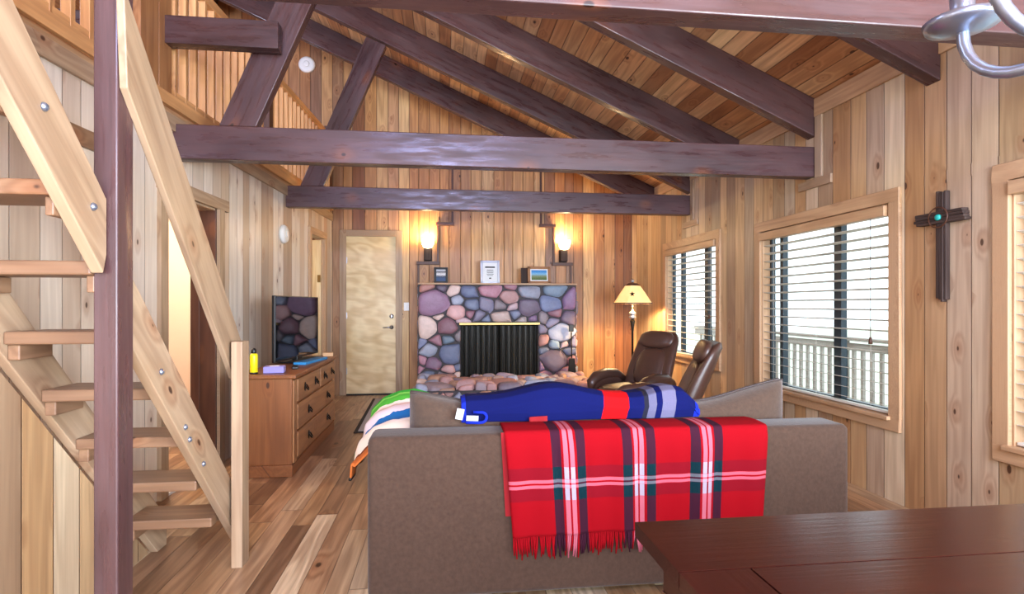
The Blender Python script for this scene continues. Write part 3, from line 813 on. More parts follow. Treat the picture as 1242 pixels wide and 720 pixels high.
# things on the mantel
def frame(name, label, cat, x, w, h, y, mat, pic, mw=.022, mount=None, tilt=8):
    z = MZ + .025; root = thing(name, (x, y, z), label, cat)
    r = Matrix.Rotation(R(-tilt), 3, 'X'); b = Vector((x, y, z + .0005))
    def ob(mm, cx, cz, sx, sz, y0, y1): mm.obox(b + r @ Vector((cx, (y0 + y1) / 2, cz)), (sx, y1 - y0, sz), r, 0)
    m = MB(); ob(m, -w / 2 + mw / 2, h / 2, mw, h, 0, .018); ob(m, w / 2 - mw / 2, h / 2, mw, h, 0, .018); ob(m, 0, mw / 2, w, mw, 0, .018); ob(m, 0, h - mw / 2, w, mw, 0, .018)
    m.build('frame', mat, root, bevel=.002)
    k = w - 2 * mw; kh = h - 2 * mw
    if mount:
        m = MB(); ob(m, 0, h / 2, k, kh, .008, .012); m.build('mount', mount, root); k -= .03; kh -= .03
    m = MB(); P = [b + r @ Vector((sx * k / 2, .006, h / 2 + sz * kh / 2)) for sx, sz in ((-1, -1), (1, -1), (1, 1), (-1, 1))]
    m.prism(P, r @ Vector((0, .003, 0)), None); m.bm.verts.ensure_lookup_table()
    for i, v in enumerate(m.bm.verts): v[m.wl] = ((0, 1, 1, 0)[i % 4], (0, 0, 1, 1)[i % 4], 0)
    m.build('picture', pic, root)
    m = MB(); m.bar(b + r @ Vector((0, .02, h * .6)), (x, y + .085, z + .002), .02, .004); m.build('easel_back', 'black', root)
    return root, b, r
frame('picture_frame', 'small dark framed photo at the left end of the mantel', 'frame', -.025, .19, .225, 8.06, 'black', 'darkpic', .03)
root, b, r = frame('certificate_frame', 'tall grey framed white certificate in the middle of the mantel', 'frame', .67, .27, .33, 8.06, 'steel', 'paper', .032)
m = MB()
for (cz, wd, hh) in ((.235, .14, .02), (.195, .09, .006), (.175, .10, .006), (.155, .09, .006), (.135, .10, .006), (.115, .08, .006), (.075, .03, .016)):
    m.obox(b + r @ Vector((0, .0045, cz)), (wd, .002, hh), r, 0)
m.build('printed_lines', 'ink', root)
frame('landscape_frame', 'wide wooden framed landscape picture at the right of the mantel', 'frame', 1.375, .33, .25, 8.05, 'dresser_front', 'hillpic', .038, 'paper')
m = MB(); m.obox((1.17, 8.13, MZ + .025 + .115), (.10, .012, .23), Matrix.Rotation(R(-6), 3, 'X'), 2)
tag(m.build('slate_plaque', 'rustic', bevel=.004), 'grey plaque leaning behind the wide landscape frame', 'plaque')

# sconces
def sconce(x, lb):
    y = YB; z = 1.935; root = thing('wall_sconce', (x, y, z), lb, 'wall lamp', 'lit wall sconces either side of the chimney')
    m = MB(); m.box(x - .06, x + .06, y - .03, y, z, z + .2); m.box(x - .052, x + .052, y - .12, y - .03, z + .02, z + .19)
    m.build('mounting_box', 'rustic', root, bevel=.006)
    m = MB(); m.lathe([(.02, 0), (.06, .012), (.082, .05), (.092, .1), (.09, .14), (.082, .14), (.08, .1), (.07, .05), (.001, .03)], (x, y - .13, z + .19), 20)
    m.build('glass_shade', 'bulb', root)
    point('sconce_light', (x, y - .15, z + .36), 20, (1.0, .70, .36), .06)
sconce(-.215, 'glowing sconce left of the chimney breast, near the door')
sconce(1.80, 'glowing sconce right of the chimney breast, above the landscape frame')

# fire tools
root = thing('fire_shovel', (1.79, 7.79, .37), 'black fireplace shovel standing against the right stone pier', 'shovel')
m = MB(); m.tube([(1.79, 7.785, .45), (1.79, 7.80, .67), (1.79, 7.82, .95)], .009, 8); m.build('shaft', 'iron', root)
m = MB(); m.obox((1.79, 7.78, .46), (.11, .03, .2), None, 2, taper=.75); m.build('blade', 'iron', root, bevel=.01)
m = MB(); m.box(1.755, 1.825, 7.81, 7.835, .93, 1.03); m.build('handle', 'black', root, bevel=.008)

# wall fittings
m = MB(); m.box(-.565, -.49, YB - .008, YB, 1.22, 1.34)
root = m.build('light_switch', 'plastic_white', bevel=.003); tag(root, 'white switch plate between the birch door and fireplace', 'switch')
m = MB(); m.box(-.535, -.52, YB - .016, YB - .007, 1.265, 1.295); m.build('toggle', 'plastic_white', root, bevel=.002)
def disc(name, label, cat, c, nrm, r, t):
    q = Vector(nrm).to_track_quat('Z', 'Y').to_matrix(); m = MB()
    m.lathe([(.001, 0), (r, 0), (r, t * .5), (r * .86, t * .9), (r * .6, t), (.001, t)], c, 28, q)
    o = m.build(name, 'plastic_white'); tag(o, label, cat)
    m = MB(); m.lathe([(r * .35, t), (r * .38, t * 1.12), (r * .3, t * 1.2), (.001, t * 1.2)], c, 20, q); m.build('cover', 'plastic_white', o)
disc('smoke_detector', 'round smoke detector high on the gable wall over the loft', 'smoke detector', (-1.93, YB, 4.74), (0, -1, 0), .115, .045)
disc('carbon_monoxide_alarm', 'round white alarm on the pale wall above the television', 'alarm', PL(6.42, 0, 2.07), NL, .10, .05)
# cross on the right wall
root = thing('wall_cross', (XR, 3.05, 1.32), 'rustic wooden cross with turquoise stone between the windows', 'cross')
def rag(m, y0, y1, z0, z1, x0=.03):
    for k in range(4):
        f0, f1 = k / 4, (k + 1) / 4; j = random.uniform(-.012, .012); j2 = random.uniform(-.012, .012)
        if z1 - z0 > y1 - y0: m.box(XR - x0 - random.uniform(0, .008), XR - .002, y0 + (y1 - y0) * f0, y0 + (y1 - y0) * f1, z0 + j, z1 + j2, 2)
        else: m.box(XR - x0 - random.uniform(0, .008), XR - .002, y0 + j, y1 + j2, z0 + (z1 - z0) * f0, z0 + (z1 - z0) * f1, 1)
m = MB(); rag(m, 3.005, 3.075, 1.33, 1.98); m.build('upright', 'rustic', root, bevel=.004)
m = MB(); rag(m, 2.875, 3.215, 1.785, 1.855, .04); m.build('crosspiece', 'rustic', root, bevel=.004)
m = MB(); m.tube([(XR - .05, 3.04 + .065 * math.cos(a), 1.82 + .06 * math.sin(a)) for a in [k * math.pi / 9 for k in range(19)]], .0045, 6); m.build('twine_ring', 'browntrim', root)
m = MB(); m.ellip((XR - .05, 3.04, 1.82), (.01, .02, .018), None, 2.3, 16, 10); m.build('stone', 'turquoise', root)
tag(root.children[-1], 'turquoise centre stone')

# ------------------------------------------------------------------ loft balustrade
lb = thing('loft_balustrade', PL(4.0, 0, 2.745), 'orange pine balustrade along the open edge of the loft', 'balustrade')
m = MB(); wbar(m, YB - .02, -1.0, 2.76, 2.80, .05, -.045); m.build('bottom_rail', 'rail', lb, bevel=.004)
m = MB(); wbar(m, YB - .02, -1.0, 3.66, 3.74, .07, -.06); m.build('top_rail', 'rail', lb, bevel=.006)
y = YB - .13; k = 0
while y > 0.6:
    if not (3.80 < y < 4.25 or 5.98 < y < 6.1):
        m = MB(); p, q = PL(y, -.02, 2.745), PL(y, -.02, 3.70)
        m.obox((p + q) / 2, (.05, .045, q.z - p.z), Matrix.Rotation(math.atan2(UL.x, -UL.y) * -1, 3, 'Z'), 2); m.build('baluster', 'rail', lb, bevel=.003)
    y -= .145; k += 1
def post(y0, y1, z1, w=.09):
    m = MB(); lbox(m, y0, y1, 2.745, z1, -.075, .015); return m.build('newel_post', 'browntrim', lb, bevel=.004)
post(6.0, 6.1, 3.85); post(YB - .11, YB - .02, 3.85)
m = MB(); lbox(m, 3.83, 4.03, 2.745, 4.4, -.05, .012); lbox(m, 4.035, 4.19, 2.745, 4.4, -.05, .012); m.build('boarded_panel', 'dresser_front', lb, bevel=.004)

# ------------------------------------------------------------------ post and staircase
m = MB(); m.box(-1.10, -1.028, 1.95, 2.045, 0, 2.335, 2)
o = m.build('timber_post', 'beam', bevel=.005); tag(o, 'dark stained square post beside the open stair', 'post')
st = thing('staircase', (-1.28, 2.6, 0), 'open tread pine stair climbing past the dark post to loft', 'stairs')
def zs(y): return 1.636 - 1.06 * (y - 1.95)
def zl(y): return 1.43 - 1.06 * (y - 2.05)
def stringer(x, pts, t=.038):
    m = MB(); m.prism([(x - t, a, b) for a, b in pts], (t, 0, 0), lambda v: ((v.y - v.z) * .7, (v.y + v.z) * .7, v.x), True)
    return m.build('stringer', 'stair', st, bevel=.004)
stringer(-1.058, [(.9, zs(.9)), (1.948, 1.636), (1.948, 1.46), (1.93, 1.40), (.9, zs(.9) - .24)])
stringer(-1.05, [(2.047, 1.433), (3.26, zl(3.26)), (3.26, .001), (2.05 + (1.43 - .24) / 1.06, .001), (2.047, 1.433 - .24)])
stringer(-1.49, [(.9, zs(.9) - .06), (3.30, zs(3.30) - .06), (3.30, .001), (1.95 + (1.636 - .31) / 1.06, .001), (.9, zs(.9) - .31)])
TZ = [(.284, 2.87), (.513, 2.70), (.754, 2.52), (.983, 2.32), (1.21, 2.135), (1.44, 1.93), (1.655, 1.74), (1.885, 1.54), (2.115, 1.34), (2.345, 1.14)]
for z, y in TZ:
    m = MB(); m.box(-1.489, -1.096, y, y + .21, z - .045, z, 0); m.build('tread', 'tread', st, bevel=.006)
    for x0, x1 in ((-1.489, -1.45), (-1.12, -1.096))[:2 if z > 1.3 else 1]:
        m = MB(); m.box(x0, x1, y + .02, y + .19, z - .10, z - .046, 1); m.build('cleat', 'tread', st, bevel=.004)
m = MB(); ya, yb = .95, 1.95 + 1.316 / 1.06
m.prism([(-1.545, ya, 0), (-1.545, yb, 0), (-1.545, ya, zs(ya) - .32)], (.014, 0, 0), lambda v: (v.z, v.y, v.x))
m.build('side_panel', 'wall', st)
m = MB(); HX = lambda y: -1.0 - .05 * (y - 1.95)
m.prism([(HX(a) - .026, a, b) for a, b in ((1.955, 1.995), (1.93, 2.315), (3.34, .95), (3.05, .925))], (.026, 0, 0), lambda v: ((v.y - v.z) * .7, (v.y + v.z) * .7, v.x), True)
m.build('handrail', 'stair', st, bevel=.004)
m = MB(); m.box(-1.038, -.985, 2.955, 3.055, 0, 1.12, 2); m.build('newel', 'stair', st, bevel=.004)
rb = Matrix.Rotation(R(90), 3, 'Y')
for (x, y, z) in ((-1.058, 1.66, 1.83), (-1.058, 1.875, 1.60), (-1.05, 2.28, 1.05), (-1.05, 2.48, .80), (-1.05, 2.52, .74), (-1.05, 2.66, .60)):
    m = MB(); m.lathe([(.001, .010), (.008, .009), (.012, .004), (.013, 0)], (x, y, z), 12, rb); m.build('bolt_head', 'pewter', st)

# ------------------------------------------------------------------ dresser, television and what lies on the dresser
DX0, DX1, DY0, DY1, DZ = -1.54, -1.135, 4.48, 6.14, .775
dr = thing('dresser', ((DX0 + DX1) / 2, (DY0 + DY1) / 2, 0), 'wide pine dresser with iron pulls under the television', 'dresser')
m = MB()
m.box(DX0, DX1, DY0, DY1, .09, DZ - .03, 2); m.box(DX0 - .0, DX1 + .005, DY0 - .005, DY1 + .005, 0, .09, 1)
m.build('carcass', 'dresser', dr, bevel=.006)
m = MB(); m.box(DX0 - .01, DX1 + .035, DY0 - .025, DY1 + .025, DZ - .03, DZ, 1); m.build('top', 'dresser', dr, bevel=.008)
def drawer(ya, yb, za, zb, pulls):
    m = MB(); m.box(DX1, DX1 + .018, ya, yb, za, zb, 1); d = m.build('drawer', 'dresser_front', dr, bevel=.006)
    for py in pulls:
        zc = (za + zb) / 2; m = MB()
        m.ellip((DX1 + .02, py, zc), (.004, .03, .038), None, 2, 14, 8)
        m.tube([(DX1 + .024, py - .028, zc + .012), (DX1 + .042, py - .022, zc - .016), (DX1 + .046, py, zc - .028), (DX1 + .042, py + .022, zc - .016), (DX1 + .024, py + .028, zc + .012)], .0055, 7)
        m.build('drawer_pull', 'iron', d)
drawer(4.60, 5.40, .55, .725, (4.82, 5.2)); drawer(5.43, 6.06, .55, .725, (5.58, 5.93))
drawer(4.60, 6.06, .335, .53, (4.95, 5.72)); drawer(4.60, 6.06, .12, .315, (4.95, 5.72))
for ya, yb in ((DY0 + .01, 4.575), (6.075, DY1 - .01)):
    m = MB(); m.box(DX1, DX1 + .014, ya, yb, .1, .73, 2); m.build('corner_stile', 'dresser_front', dr, bevel=.005)

tv = thing('television', (-1.36, 5.6, DZ), 'flat screen television standing on the pine dresser', 'television')
a, b = Vector((-1.44, 5.08, 0)), Vector((-1.30, 6.12, 0)); d = (b - a).normalized(); nn = Vector((d.y, -d.x, 0)); rot = Matrix((d, -nn, Vector((0, 0, 1)))).transposed(); mid = (a + b) / 2; LW = (b - a).length
m = MB(); m.obox(mid + Vector((0, 0, 1.095)), (LW, .03, .58), rot, 0); m.obox(mid - nn * .03 + Vector((0, 0, 1.03)), (LW * .6, .05, .34), rot, 0); m.build('housing', 'black', tv, bevel=.006)
m = MB(); m.obox(mid + nn * .0155 + Vector((0, 0, 1.10)), (LW - .028, .003, .552), rot, 0); m.build('screen', 'screen', tv)
m = MB(); m.obox(mid + Vector((0, 0, .80)), (.12, .05, .06), rot, 0); m.obox(mid + Vector((0, 0, DZ + .009)), (.55, .22, .014), rot, 0); m.build('stand', 'black', tv, bevel=.004)
m = MB(); m.lathe([(.026, 0), (.029, .006), (.029, .135), (.027, .147), (.02, .155), (.001, .156)], (-1.435, 4.56, DZ + .001), 20)
can = m.build('wipes_canister', 'yellow'); tag(can, 'yellow canister with black cap at near end of dresser', 'canister')
m = MB(); m.lathe([(.018, .1561), (.02, .16), (.018, .185), (.01, .195), (.001, .197)], (-1.435, 4.56, DZ + .001), 16); m.build('cap', 'black', can)
m = MB(); m.lathe([(.031, 0), (.031, .012), (.024, .012)], (-1.435, 4.56, DZ + .0015), 20); m.build('base_ring', 'black', can)
m = MB(); m.obox((-1.30, 4.62, DZ + .027), (.15, .12, .05), Matrix.Rotation(R(8), 3, 'Z'), 0)
bx = m.build('tissue_box', 'lilac', bevel=.005); tag(bx, 'lilac box lying beside the yellow canister', 'box')
m = MB(); m.obox((-1.30, 4.62, DZ + .0535), (.07, .03, .002), Matrix.Rotation(R(8), 3, 'Z'), 0); m.build('label_patch', 'paper', bx)
m = MB(); m.obox((-1.22, 4.93, DZ + .011), (.05, .17, .018), Matrix.Rotation(R(12), 3, 'Z'), 1)
rc = m.build('remote_control', 'black', bevel=.005); tag(rc, 'black remote control lying behind the lilac box', 'remote')
m = MB(); m.obox((-1.21, 5.46, DZ + .012), (.11, .55, .022), Matrix.Rotation(R(-8), 3, 'Z'), 1)
bk = m.build('folder', 'blue', bevel=.003); tag(bk, 'blue folder lying in front of the television', 'folder')
m = MB(); m.obox((-1.21, 5.46, DZ + .0125), (.104, .54, .015), Matrix.Rotation(R(-8), 3, 'Z'), 1); m.build('pages', 'paper', bk)
m = MB(); m.obox((-1.175, 6.06, DZ + .02), (.10, .10, .038), Matrix.Rotation(R(10), 3, 'Z'), 0)
tag(m.build('card_box', 'tan', bevel=.003), 'small tan box at the far end of dresser', 'box')

# floor mat
m = MB(); m.prism([(-.90, 5.92, .002), (-.46, 5.92, .002), (-.50, 7.98, .002), (-.96, 8.05, .002)], (0, 0, .010))
mt = m.build('floor_mat', 'mat_edge', bevel=.003); tag(mt, 'grey runner mat with dark border before the birch door', 'mat')
m = MB(); m.prism([(-.86, 5.97, .0121), (-.50, 5.97, .0121), (-.535, 7.94, .0121), (-.92, 8.0, .0121)], (0, 0, .004)); m.build('pile', 'mat', mt)

# ------------------------------------------------------------------ sofa
SX0, SX1, SY0, SY1, SZ = -.315, 1.885, 2.44, 3.42, .745
sf = thing('sofa', ((SX0 + SX1) / 2, SY0 + .45, 0), 'long taupe chenille sofa seen from behind', 'sofa')
def rblock(m, x0, x1, y0, y1, z0, z1, r=.04, n=3):
    """box with rounded edges"""
    b = bmesh.new(); bmesh.ops.create_cube(b, size=1.0)
    for v in b.verts: v.co = Vector(((x0 + x1) / 2 + v.co.x * (x1 - x0), (y0 + y1) / 2 + v.co.y * (y1 - y0), (z0 + z1) / 2 + v.co.z * (z1 - z0)))
    bmesh.ops.bevel(b, geom=list(b.edges), offset=r, segments=n, profile=.5, affect='EDGES')
    b.verts.index_update(); m.add([v.co.copy() for v in b.verts], [[v.index for v in f.verts] for f in b.faces], None, (1, 1, 1, 1), True); b.free()
m = MB(); rblock(m, SX0, SX1, SY0, SY0 + .2, .05, SZ, .03); m.build('back', 'sofa', sf)
m = MB(); rblock(m, SX0 + .02, SX1 - .02, SY0 + .2, SY1 - .05, .06, .30, .02); m.build('base', 'sofa', sf)
for xa, xb in ((SX0, SX0 + .22), (SX1 - .22, SX1)):
    m = MB(); rblock(m, xa, xb, SY0 + .195, SY1, .05, .60, .06, 4); m.build('armrest', 'sofa', sf)
for k in range(2):
    xa = SX0 + .225 + k * .875; m = MB(); rblock(m, xa, xa + .87, SY0 + .32, SY1 + .02, .301, .46, .05, 4); m.build('seat_cushion', 'cushion', sf)
def back_cushion(x0, x1, peaks):
    """loose cushion: pillowed block whose top edge follows peaks(u)"""
    m = MB(); n = 28; nv = 16; hw = .085
    def P(u, v, s):
        x = x0 + (x1 - x0) * u; zb, zt = .461, peaks(u)
        z = zb + (zt - zb) * v
        e = (1 - (2 * u - 1) ** 6) * (1 - (2 * v - 1) ** 6)
        return (x, SY0 + .315 + s * (.018 + hw * max(0, e) ** .6), z)
    vs, fs = [], []
    for s in (-1, 1):
        for j in range(nv + 1):
            for i in range(n + 1): vs.append(P(i / n, j / nv, s))
    o = (n + 1) * (nv + 1)
    for s in (0, 1):
        for j in range(nv):
            for i in range(n):
                a = s * o + j * (n + 1) + i; fs.append((a, a + 1, a + n + 2, a + n + 1))
    rim = [j * (n + 1) for j in range(nv + 1)] + [nv * (n + 1) + i for i in range(1, n + 1)] + [j * (n + 1) + n for j in range(nv - 1, -1, -1)] + [i for i in range(n - 1, 0, -1)]
    for k in range(len(rim)):
        a, b = rim[k], rim[(k + 1) % len(rim)]; fs.append((a, b, o + b, o + a))
    m.add(vs, fs, None, (1, 1, 1, 1), True)
    c = m.build('back_cushion', 'cushion', sf)
    m = MB()
    for s in (-1, 1): m.tube([P(k / 30, 1.0, s * 1.0) for k in range(31)], .005, 6)
    m.build('piping', 'piping', c)
back_cushion(-.155, .83, lambda u: .888 - .085 * min(1, u / .4) ** 1.2 + .05 * math.exp(-((u - .85) / .2) ** 2))
back_cushion(.835, 1.735, lambda u: .845 - .03 * math.exp(-((u - .5) / .25) ** 2) + .075 * max(0, (u - .5) / .5) ** 1.3)
for x in (SX0 + .08, SX1 - .08):
    for y in (SY0 + .06, SY1 - .1):
        m = MB(); m.obox((x, y, .025), (.06, .06, .05), None, 2); m.build('foot', 'black', sf, bevel=.004)

# plaid throw over the sofa back
def lerp(a, b, t): return a + (b - a) * t
TX0, TX1 = .262, 1.462
def drape(u, v):
    x = lerp(TX0, TX1, u); s = v * .86                    # distance along the cloth from its hidden front hem
    wav = .006 * math.sin(u * 19) + .004 * math.sin(u * 43 + 1)
    yb, yf, zt, r = SY0 - .012, SY0 + .186, SZ + .010, .03
    if s < .20: y, z = yf - .15 * (1 - s / .2), zt - .004 * (1 - s / .2)
    elif s < .425:
        t = (s - .20) / .225; y = lerp(yf, yb, t); z = zt + .006 * math.sin(math.pi * t)
    else:
        q = s - .425; y = yb - .012 * min(1, q / .05) - abs(wav) * min(1, q / .1) * 2; z = zt - q
        x += (.035 * (1 - u) - .028 * u) * min(1, q / .43) * (1.0 if u < .06 or u > .1 else .9)
        z -= .012 * (1 - u) ** 2 * q / .4
    return (x, y, z)
m = MB(); m.grid(drape, 110, 70, lambda u, v: ((u * (TX1 - TX0)) - .197 + .318, v * .86 - .425, 0))
th = m.build('plaid_throw', 'plaid', solid=.006); tag(th, 'red tartan throw with pink stripes over the sofa back', 'throw')
m = MB(); rng = random.Random(3)
for k in range(130):
    u = (k + .5) / 130; p = Vector(drape(u, 1.0)); L = rng.uniform(.065, .10); dx, dy = rng.uniform(-.012, .012), rng.uniform(-.008, .002)
    w = (u * (TX1 - TX0) - .197 + .318, .44, 0)
    m.tube([p, p + Vector((dx * .4, dy, -L * .5)), p + Vector((dx, dy, -L))], [.0045, .0055, .003], 5, lambda v, w=w: w)
m.build('fringe', 'plaid', th)
m = MB(); m.grid(lambda u, v: (.248 + .055 * u + .02 * v, SY0 - .008 - .004 * math.sin(u * 3), SZ + .008 - .36 * v - .0 * u), 6, 12, lambda u, v: (.60, .02, 0))
m.build('under_layer', 'dark_red', th)
m = MB(); m.grid(lambda u, v: (.40 + .085 * u, SY0 + .180 + .004 * math.sin(u * 5), SZ + .004 + .030 * v + .005 * u * v), 6, 4, lambda u, v: (.6, .02, 0))
m.build('folded_corner', 'dark_red', th, solid=.005)

# navy blanket over the back cushions
NX0, NX1 = .085, 1.245
def navy_top(u):
    return .865 + .055 * math.exp(-((u - .38) / .17) ** 2) + .035 * math.exp(-((u - .88) / .10) ** 2) - .01 * (u < .02) - .05 * max(0, (u - .94) / .06)
def nav(u, v):
    x = lerp(NX0, NX1, u); zt = navy_top(u); w = .006 * math.sin(u * 14 + v * 2)
    y0, y1 = SY0 + .200, SY0 + .425
    path = [(y0 + .010, SZ + .010), (y0 - .002, SZ + .05), (y0 - .004, zt - .06), (y0 + .02, zt - .015), (y0 + .07, zt), (y1 - .04, zt - .006), (y1 + .015, zt - .05), (y1 + .02, zt - .22)]
    t = v * (len(path) - 1); i = min(int(t), len(path) - 2); f = t - i
    y = lerp(path[i][0], path[i + 1][0], f); z = lerp(path[i][1], path[i + 1][1], f)
    return (x + .03 * (1 - v) * (u - .5) * 0, y + w, z)
m = MB(); m.grid(nav, 90, 56, lambda u, v: (u * 1.16 + .035 * (.5 - min(v, .6)) * (u > .3), v, 0))
nb = m.build('navy_blanket', 'navy', solid=.008, sub=1); tag(nb, 'navy wool blanket with red and grey stripes over sofa cushions', 'blanket')
m = MB(); m.obox((.078, SY0 + .183, SZ + .055), (.034, .003, .05), Matrix.Rotation(R(12), 3, 'Y'), 2); m.build('care_label', 'mat', nb)
m = MB(); m.obox((.135, SY0 + .176, SZ + .036), (.055, .003, .024), Matrix.Rotation(R(3), 3, 'Y'), 0); m.build('woven_label', 'mat', nb)
m = MB(); m.tube([(.105, SY0 + .182, SZ + .016), (.165, SY0 + .18, SZ + .014)] + [(.175 + .026 * math.cos(a), SY0 + .182, SZ + .038 + .024 * math.sin(a)) for a in [-1.2 + k * .3 for k in range(9)]] + [(.14, SY0 + .187, SZ + .062)], .007, 8, lambda v: (.01, 0, 0)); m.build('binding', 'navy', nb)

# bright towel over the left arm
def tw(u, v):
    y = lerp(SY0 + .225, SY1 - .03, u); top = lerp(.655, .80, u ** .7)
    prof = [(SX0 - .105, .505), (SX0 - .10, .57), (SX0 - .085, top - .10), (SX0 - .02, top - .035), (SX0 + .07, top), (SX0 + .16, top + .01), (SX0 + .25, top - .02), (SX0 + .30, .56)]
    t = v * (len(prof) - 1); i = min(int(t), len(prof) - 2); f = t - i; f = f * f * (3 - 2 * f) * .3 + f * .7
    return (lerp(prof[i][0], prof[i + 1][0], f) + .008 * math.sin(u * 17), y, lerp(prof[i][1], prof[i + 1][1], f) + .006 * math.sin(u * 23 + v * 3))
m = MB(); m.grid(tw, 50, 44, lambda u, v: (u, v, 0))
tl = m.build('striped_throw', 'towel', solid=.01, sub=1); tag(tl, 'bright green, blue and brown striped throw over the sofa arm', 'throw')
m = MB(); m.tube([tw(k / 12, .0) for k in range(13)], .008, 6); m.build('hem', 'black', tl)

# ------------------------------------------------------------------ recliners
def recliner(loc, rz, label):
    root = thing('recliner', loc, label, 'armchair', 'brown leather recliners', rz)
    # local frame: faces -Y, back at +Y
    m = MB(); m.lathe([(.30, 0), (.31, .02), (.29, .045), (.06, .06), (.05, .10), (.05, .26), (.001, .27)], (0, .02, 0), 28); m.build('swivel_base', 'dresser', root, local=True)
    m = MB(); m.ellip((0, -.04, .365), (.285, .31, .10), None, 3.5, 28, 14); m.build('seat', 'leather', root, local=True)
    tilt = R(24)
    rot = Matrix.Rotation(-tilt, 3, 'X')
    def back(m, w, h, t, c):
        nu, nv = 30, 20; vs, fs = [], []
        for j in range(nv + 1):
            v = j / nv; z = h * v
            hw = w / 2 * (1 - .16 * v) * (1 if v < .8 else math.sqrt(max(.0, 1 - ((v - .8) / .2) ** 2 * .55)))
            tt = t * (.6 + .4 * math.sin(math.pi * min(1, v + .1)))
            if j in (0, nv): tt *= .35
            for i in range(nu):
                a = 2 * math.pi * i / nu; cx, sy = math.cos(a), math.sin(a)
                x = hw * math.copysign(abs(cx) ** .6, cx); y = tt * math.copysign(abs(sy) ** .7, sy) + .06 * (x / (w / 2)) ** 2 * -1 + .05 * (v - .5) ** 2
                vs.append(Vector(c) + rot @ Vector((x, y, z)))
        for j in range(nv):
            for i in range(nu):
                i2 = (i + 1) % nu; fs.append((j * nu + i, j * nu + i2, (j + 1) * nu + i2, (j + 1) * nu + i))
        fs += [tuple(range(nu))[::-1], tuple(nv * nu + i for i in range(nu))]
        m.add(vs, fs, None, (1, 1, 1, 1), True)
    m = MB(); back(m, .60, .70, .07, (0, .25, .36)); bk = m.build('backrest', 'leather', root, local=True)
    m = MB(); m.ellip(Vector((0, .25, .36)) + rot @ Vector((0, -.075, .58)), (.225, .045, .10), rot, 2.8, 26, 14); m.build('head_pillow', 'leather', bk, local=True)
    m = MB(); m.ellip(Vector((0, .25, .36)) + rot @ Vector((0, -.065, .26)), (.20, .04, .22), rot, 2.8, 26, 14); m.build('back_pad', 'leather', bk, local=True)
    for s in (-1, 1):
        m = MB(); pts = [(s * .33, .24, .47), (s * .335, .12, .53), (s * .34, -.05, .54), (s * .335, -.2, .52), (s * .325, -.28, .47), (s * .315, -.30, .40)]
        m.tube(pts, [.05, .062, .066, .062, .055, .035], 14)
        m.ellip((s * .325, -.03, .42), (.045, .27, .15), None, 3, 22, 12)
        m.build('armrest', 'leather', root, local=True)
    return root
recliner((2.0, 5.85, 0), R(-58), 'brown leather recliner facing the room before the floor lamp')
recliner((1.74, 4.62, 0), R(-106), 'brown leather recliner side on, just behind the sofa end')

# ------------------------------------------------------------------ floor lamp
LX, LY = 2.50, 7.30
fl = thing('floor_lamp', (LX, LY, 0), 'lit floor lamp with parchment shade in the corner', 'lamp')
m = MB(); m.lathe([(.15, 0), (.155, .015), (.12, .03), (.03, .05), (.022, .08), (.001, .08)], (LX, LY, 0), 28); m.build('base', 'iron', fl)
m = MB(); m.lathe([(.014, .06), (.014, .95), (.018, 1.0), (.035, 1.09), (.02, 1.11), (.012, 1.12), (.012, 1.30)], (LX, LY, 0), 16); m.build('pole', 'iron', fl)
m = MB(); m.lathe([(.012, 1.11), (.04, 1.125), (.048, 1.15), (.03, 1.165), (.048, 1.18), (.045, 1.205), (.02, 1.22), (.012, 1.24)], (LX, LY, 0), 20); m.build('collar', 'steel', fl)
m = MB(); m.lathe([(.26, 1.325), (.245, 1.345), (.17, 1.46), (.10, 1.56), (.095, 1.56), (.165, 1.46), (.24, 1.345), (.255, 1.325)], (LX, LY, 0), 8, Matrix.Rotation(R(12), 3, 'Z'), False, caps=False)
sh = m.build('lamp_shade', 'shade', fl)
m = MB(); m.lathe([(.102, 1.555), (.104, 1.565), (.06, 1.59), (.001, 1.595)], (LX, LY, 0), 8, Matrix.Rotation(R(12), 3, 'Z'), False); m.build('shade_cap', 'browntrim', sh)
m = MB(); m.lathe([(.262, 1.318), (.264, 1.332), (.256, 1.334), (.255, 1.318)], (LX, LY, 0), 8, Matrix.Rotation(R(12), 3, 'Z'), False, caps=False); m.build('shade_rim', 'browntrim', sh)
m = MB(); c = Vector((LX - .062, LY - .170, 1.445))
st5 = [c + Matrix.Rotation(R(-20), 3, 'Z') @ Vector((math.cos(a) * (.035 if k % 2 == 0 else .014), -math.sin(a) * (.035 if k % 2 == 0 else .014) * -.55, math.sin(a) * (.035 if k % 2 == 0 else .014))) for k, a in enumerate([math.pi / 2 + q * math.pi / 5 for q in range(10)])]
m.prism(st5, (-.002, -.006, .003)); m.build('star_emblem', 'iron', sh)
m = MB(); m.lathe([(.008, 1.595), (.022, 1.61), (.024, 1.625), (.012, 1.64), (.001, 1.65)], (LX, LY, 0), 14); m.build('finial', 'steel', fl)
point('floor_lamp_light', (LX, LY, 1.42), 55, (1.0, .72, .38), .035)

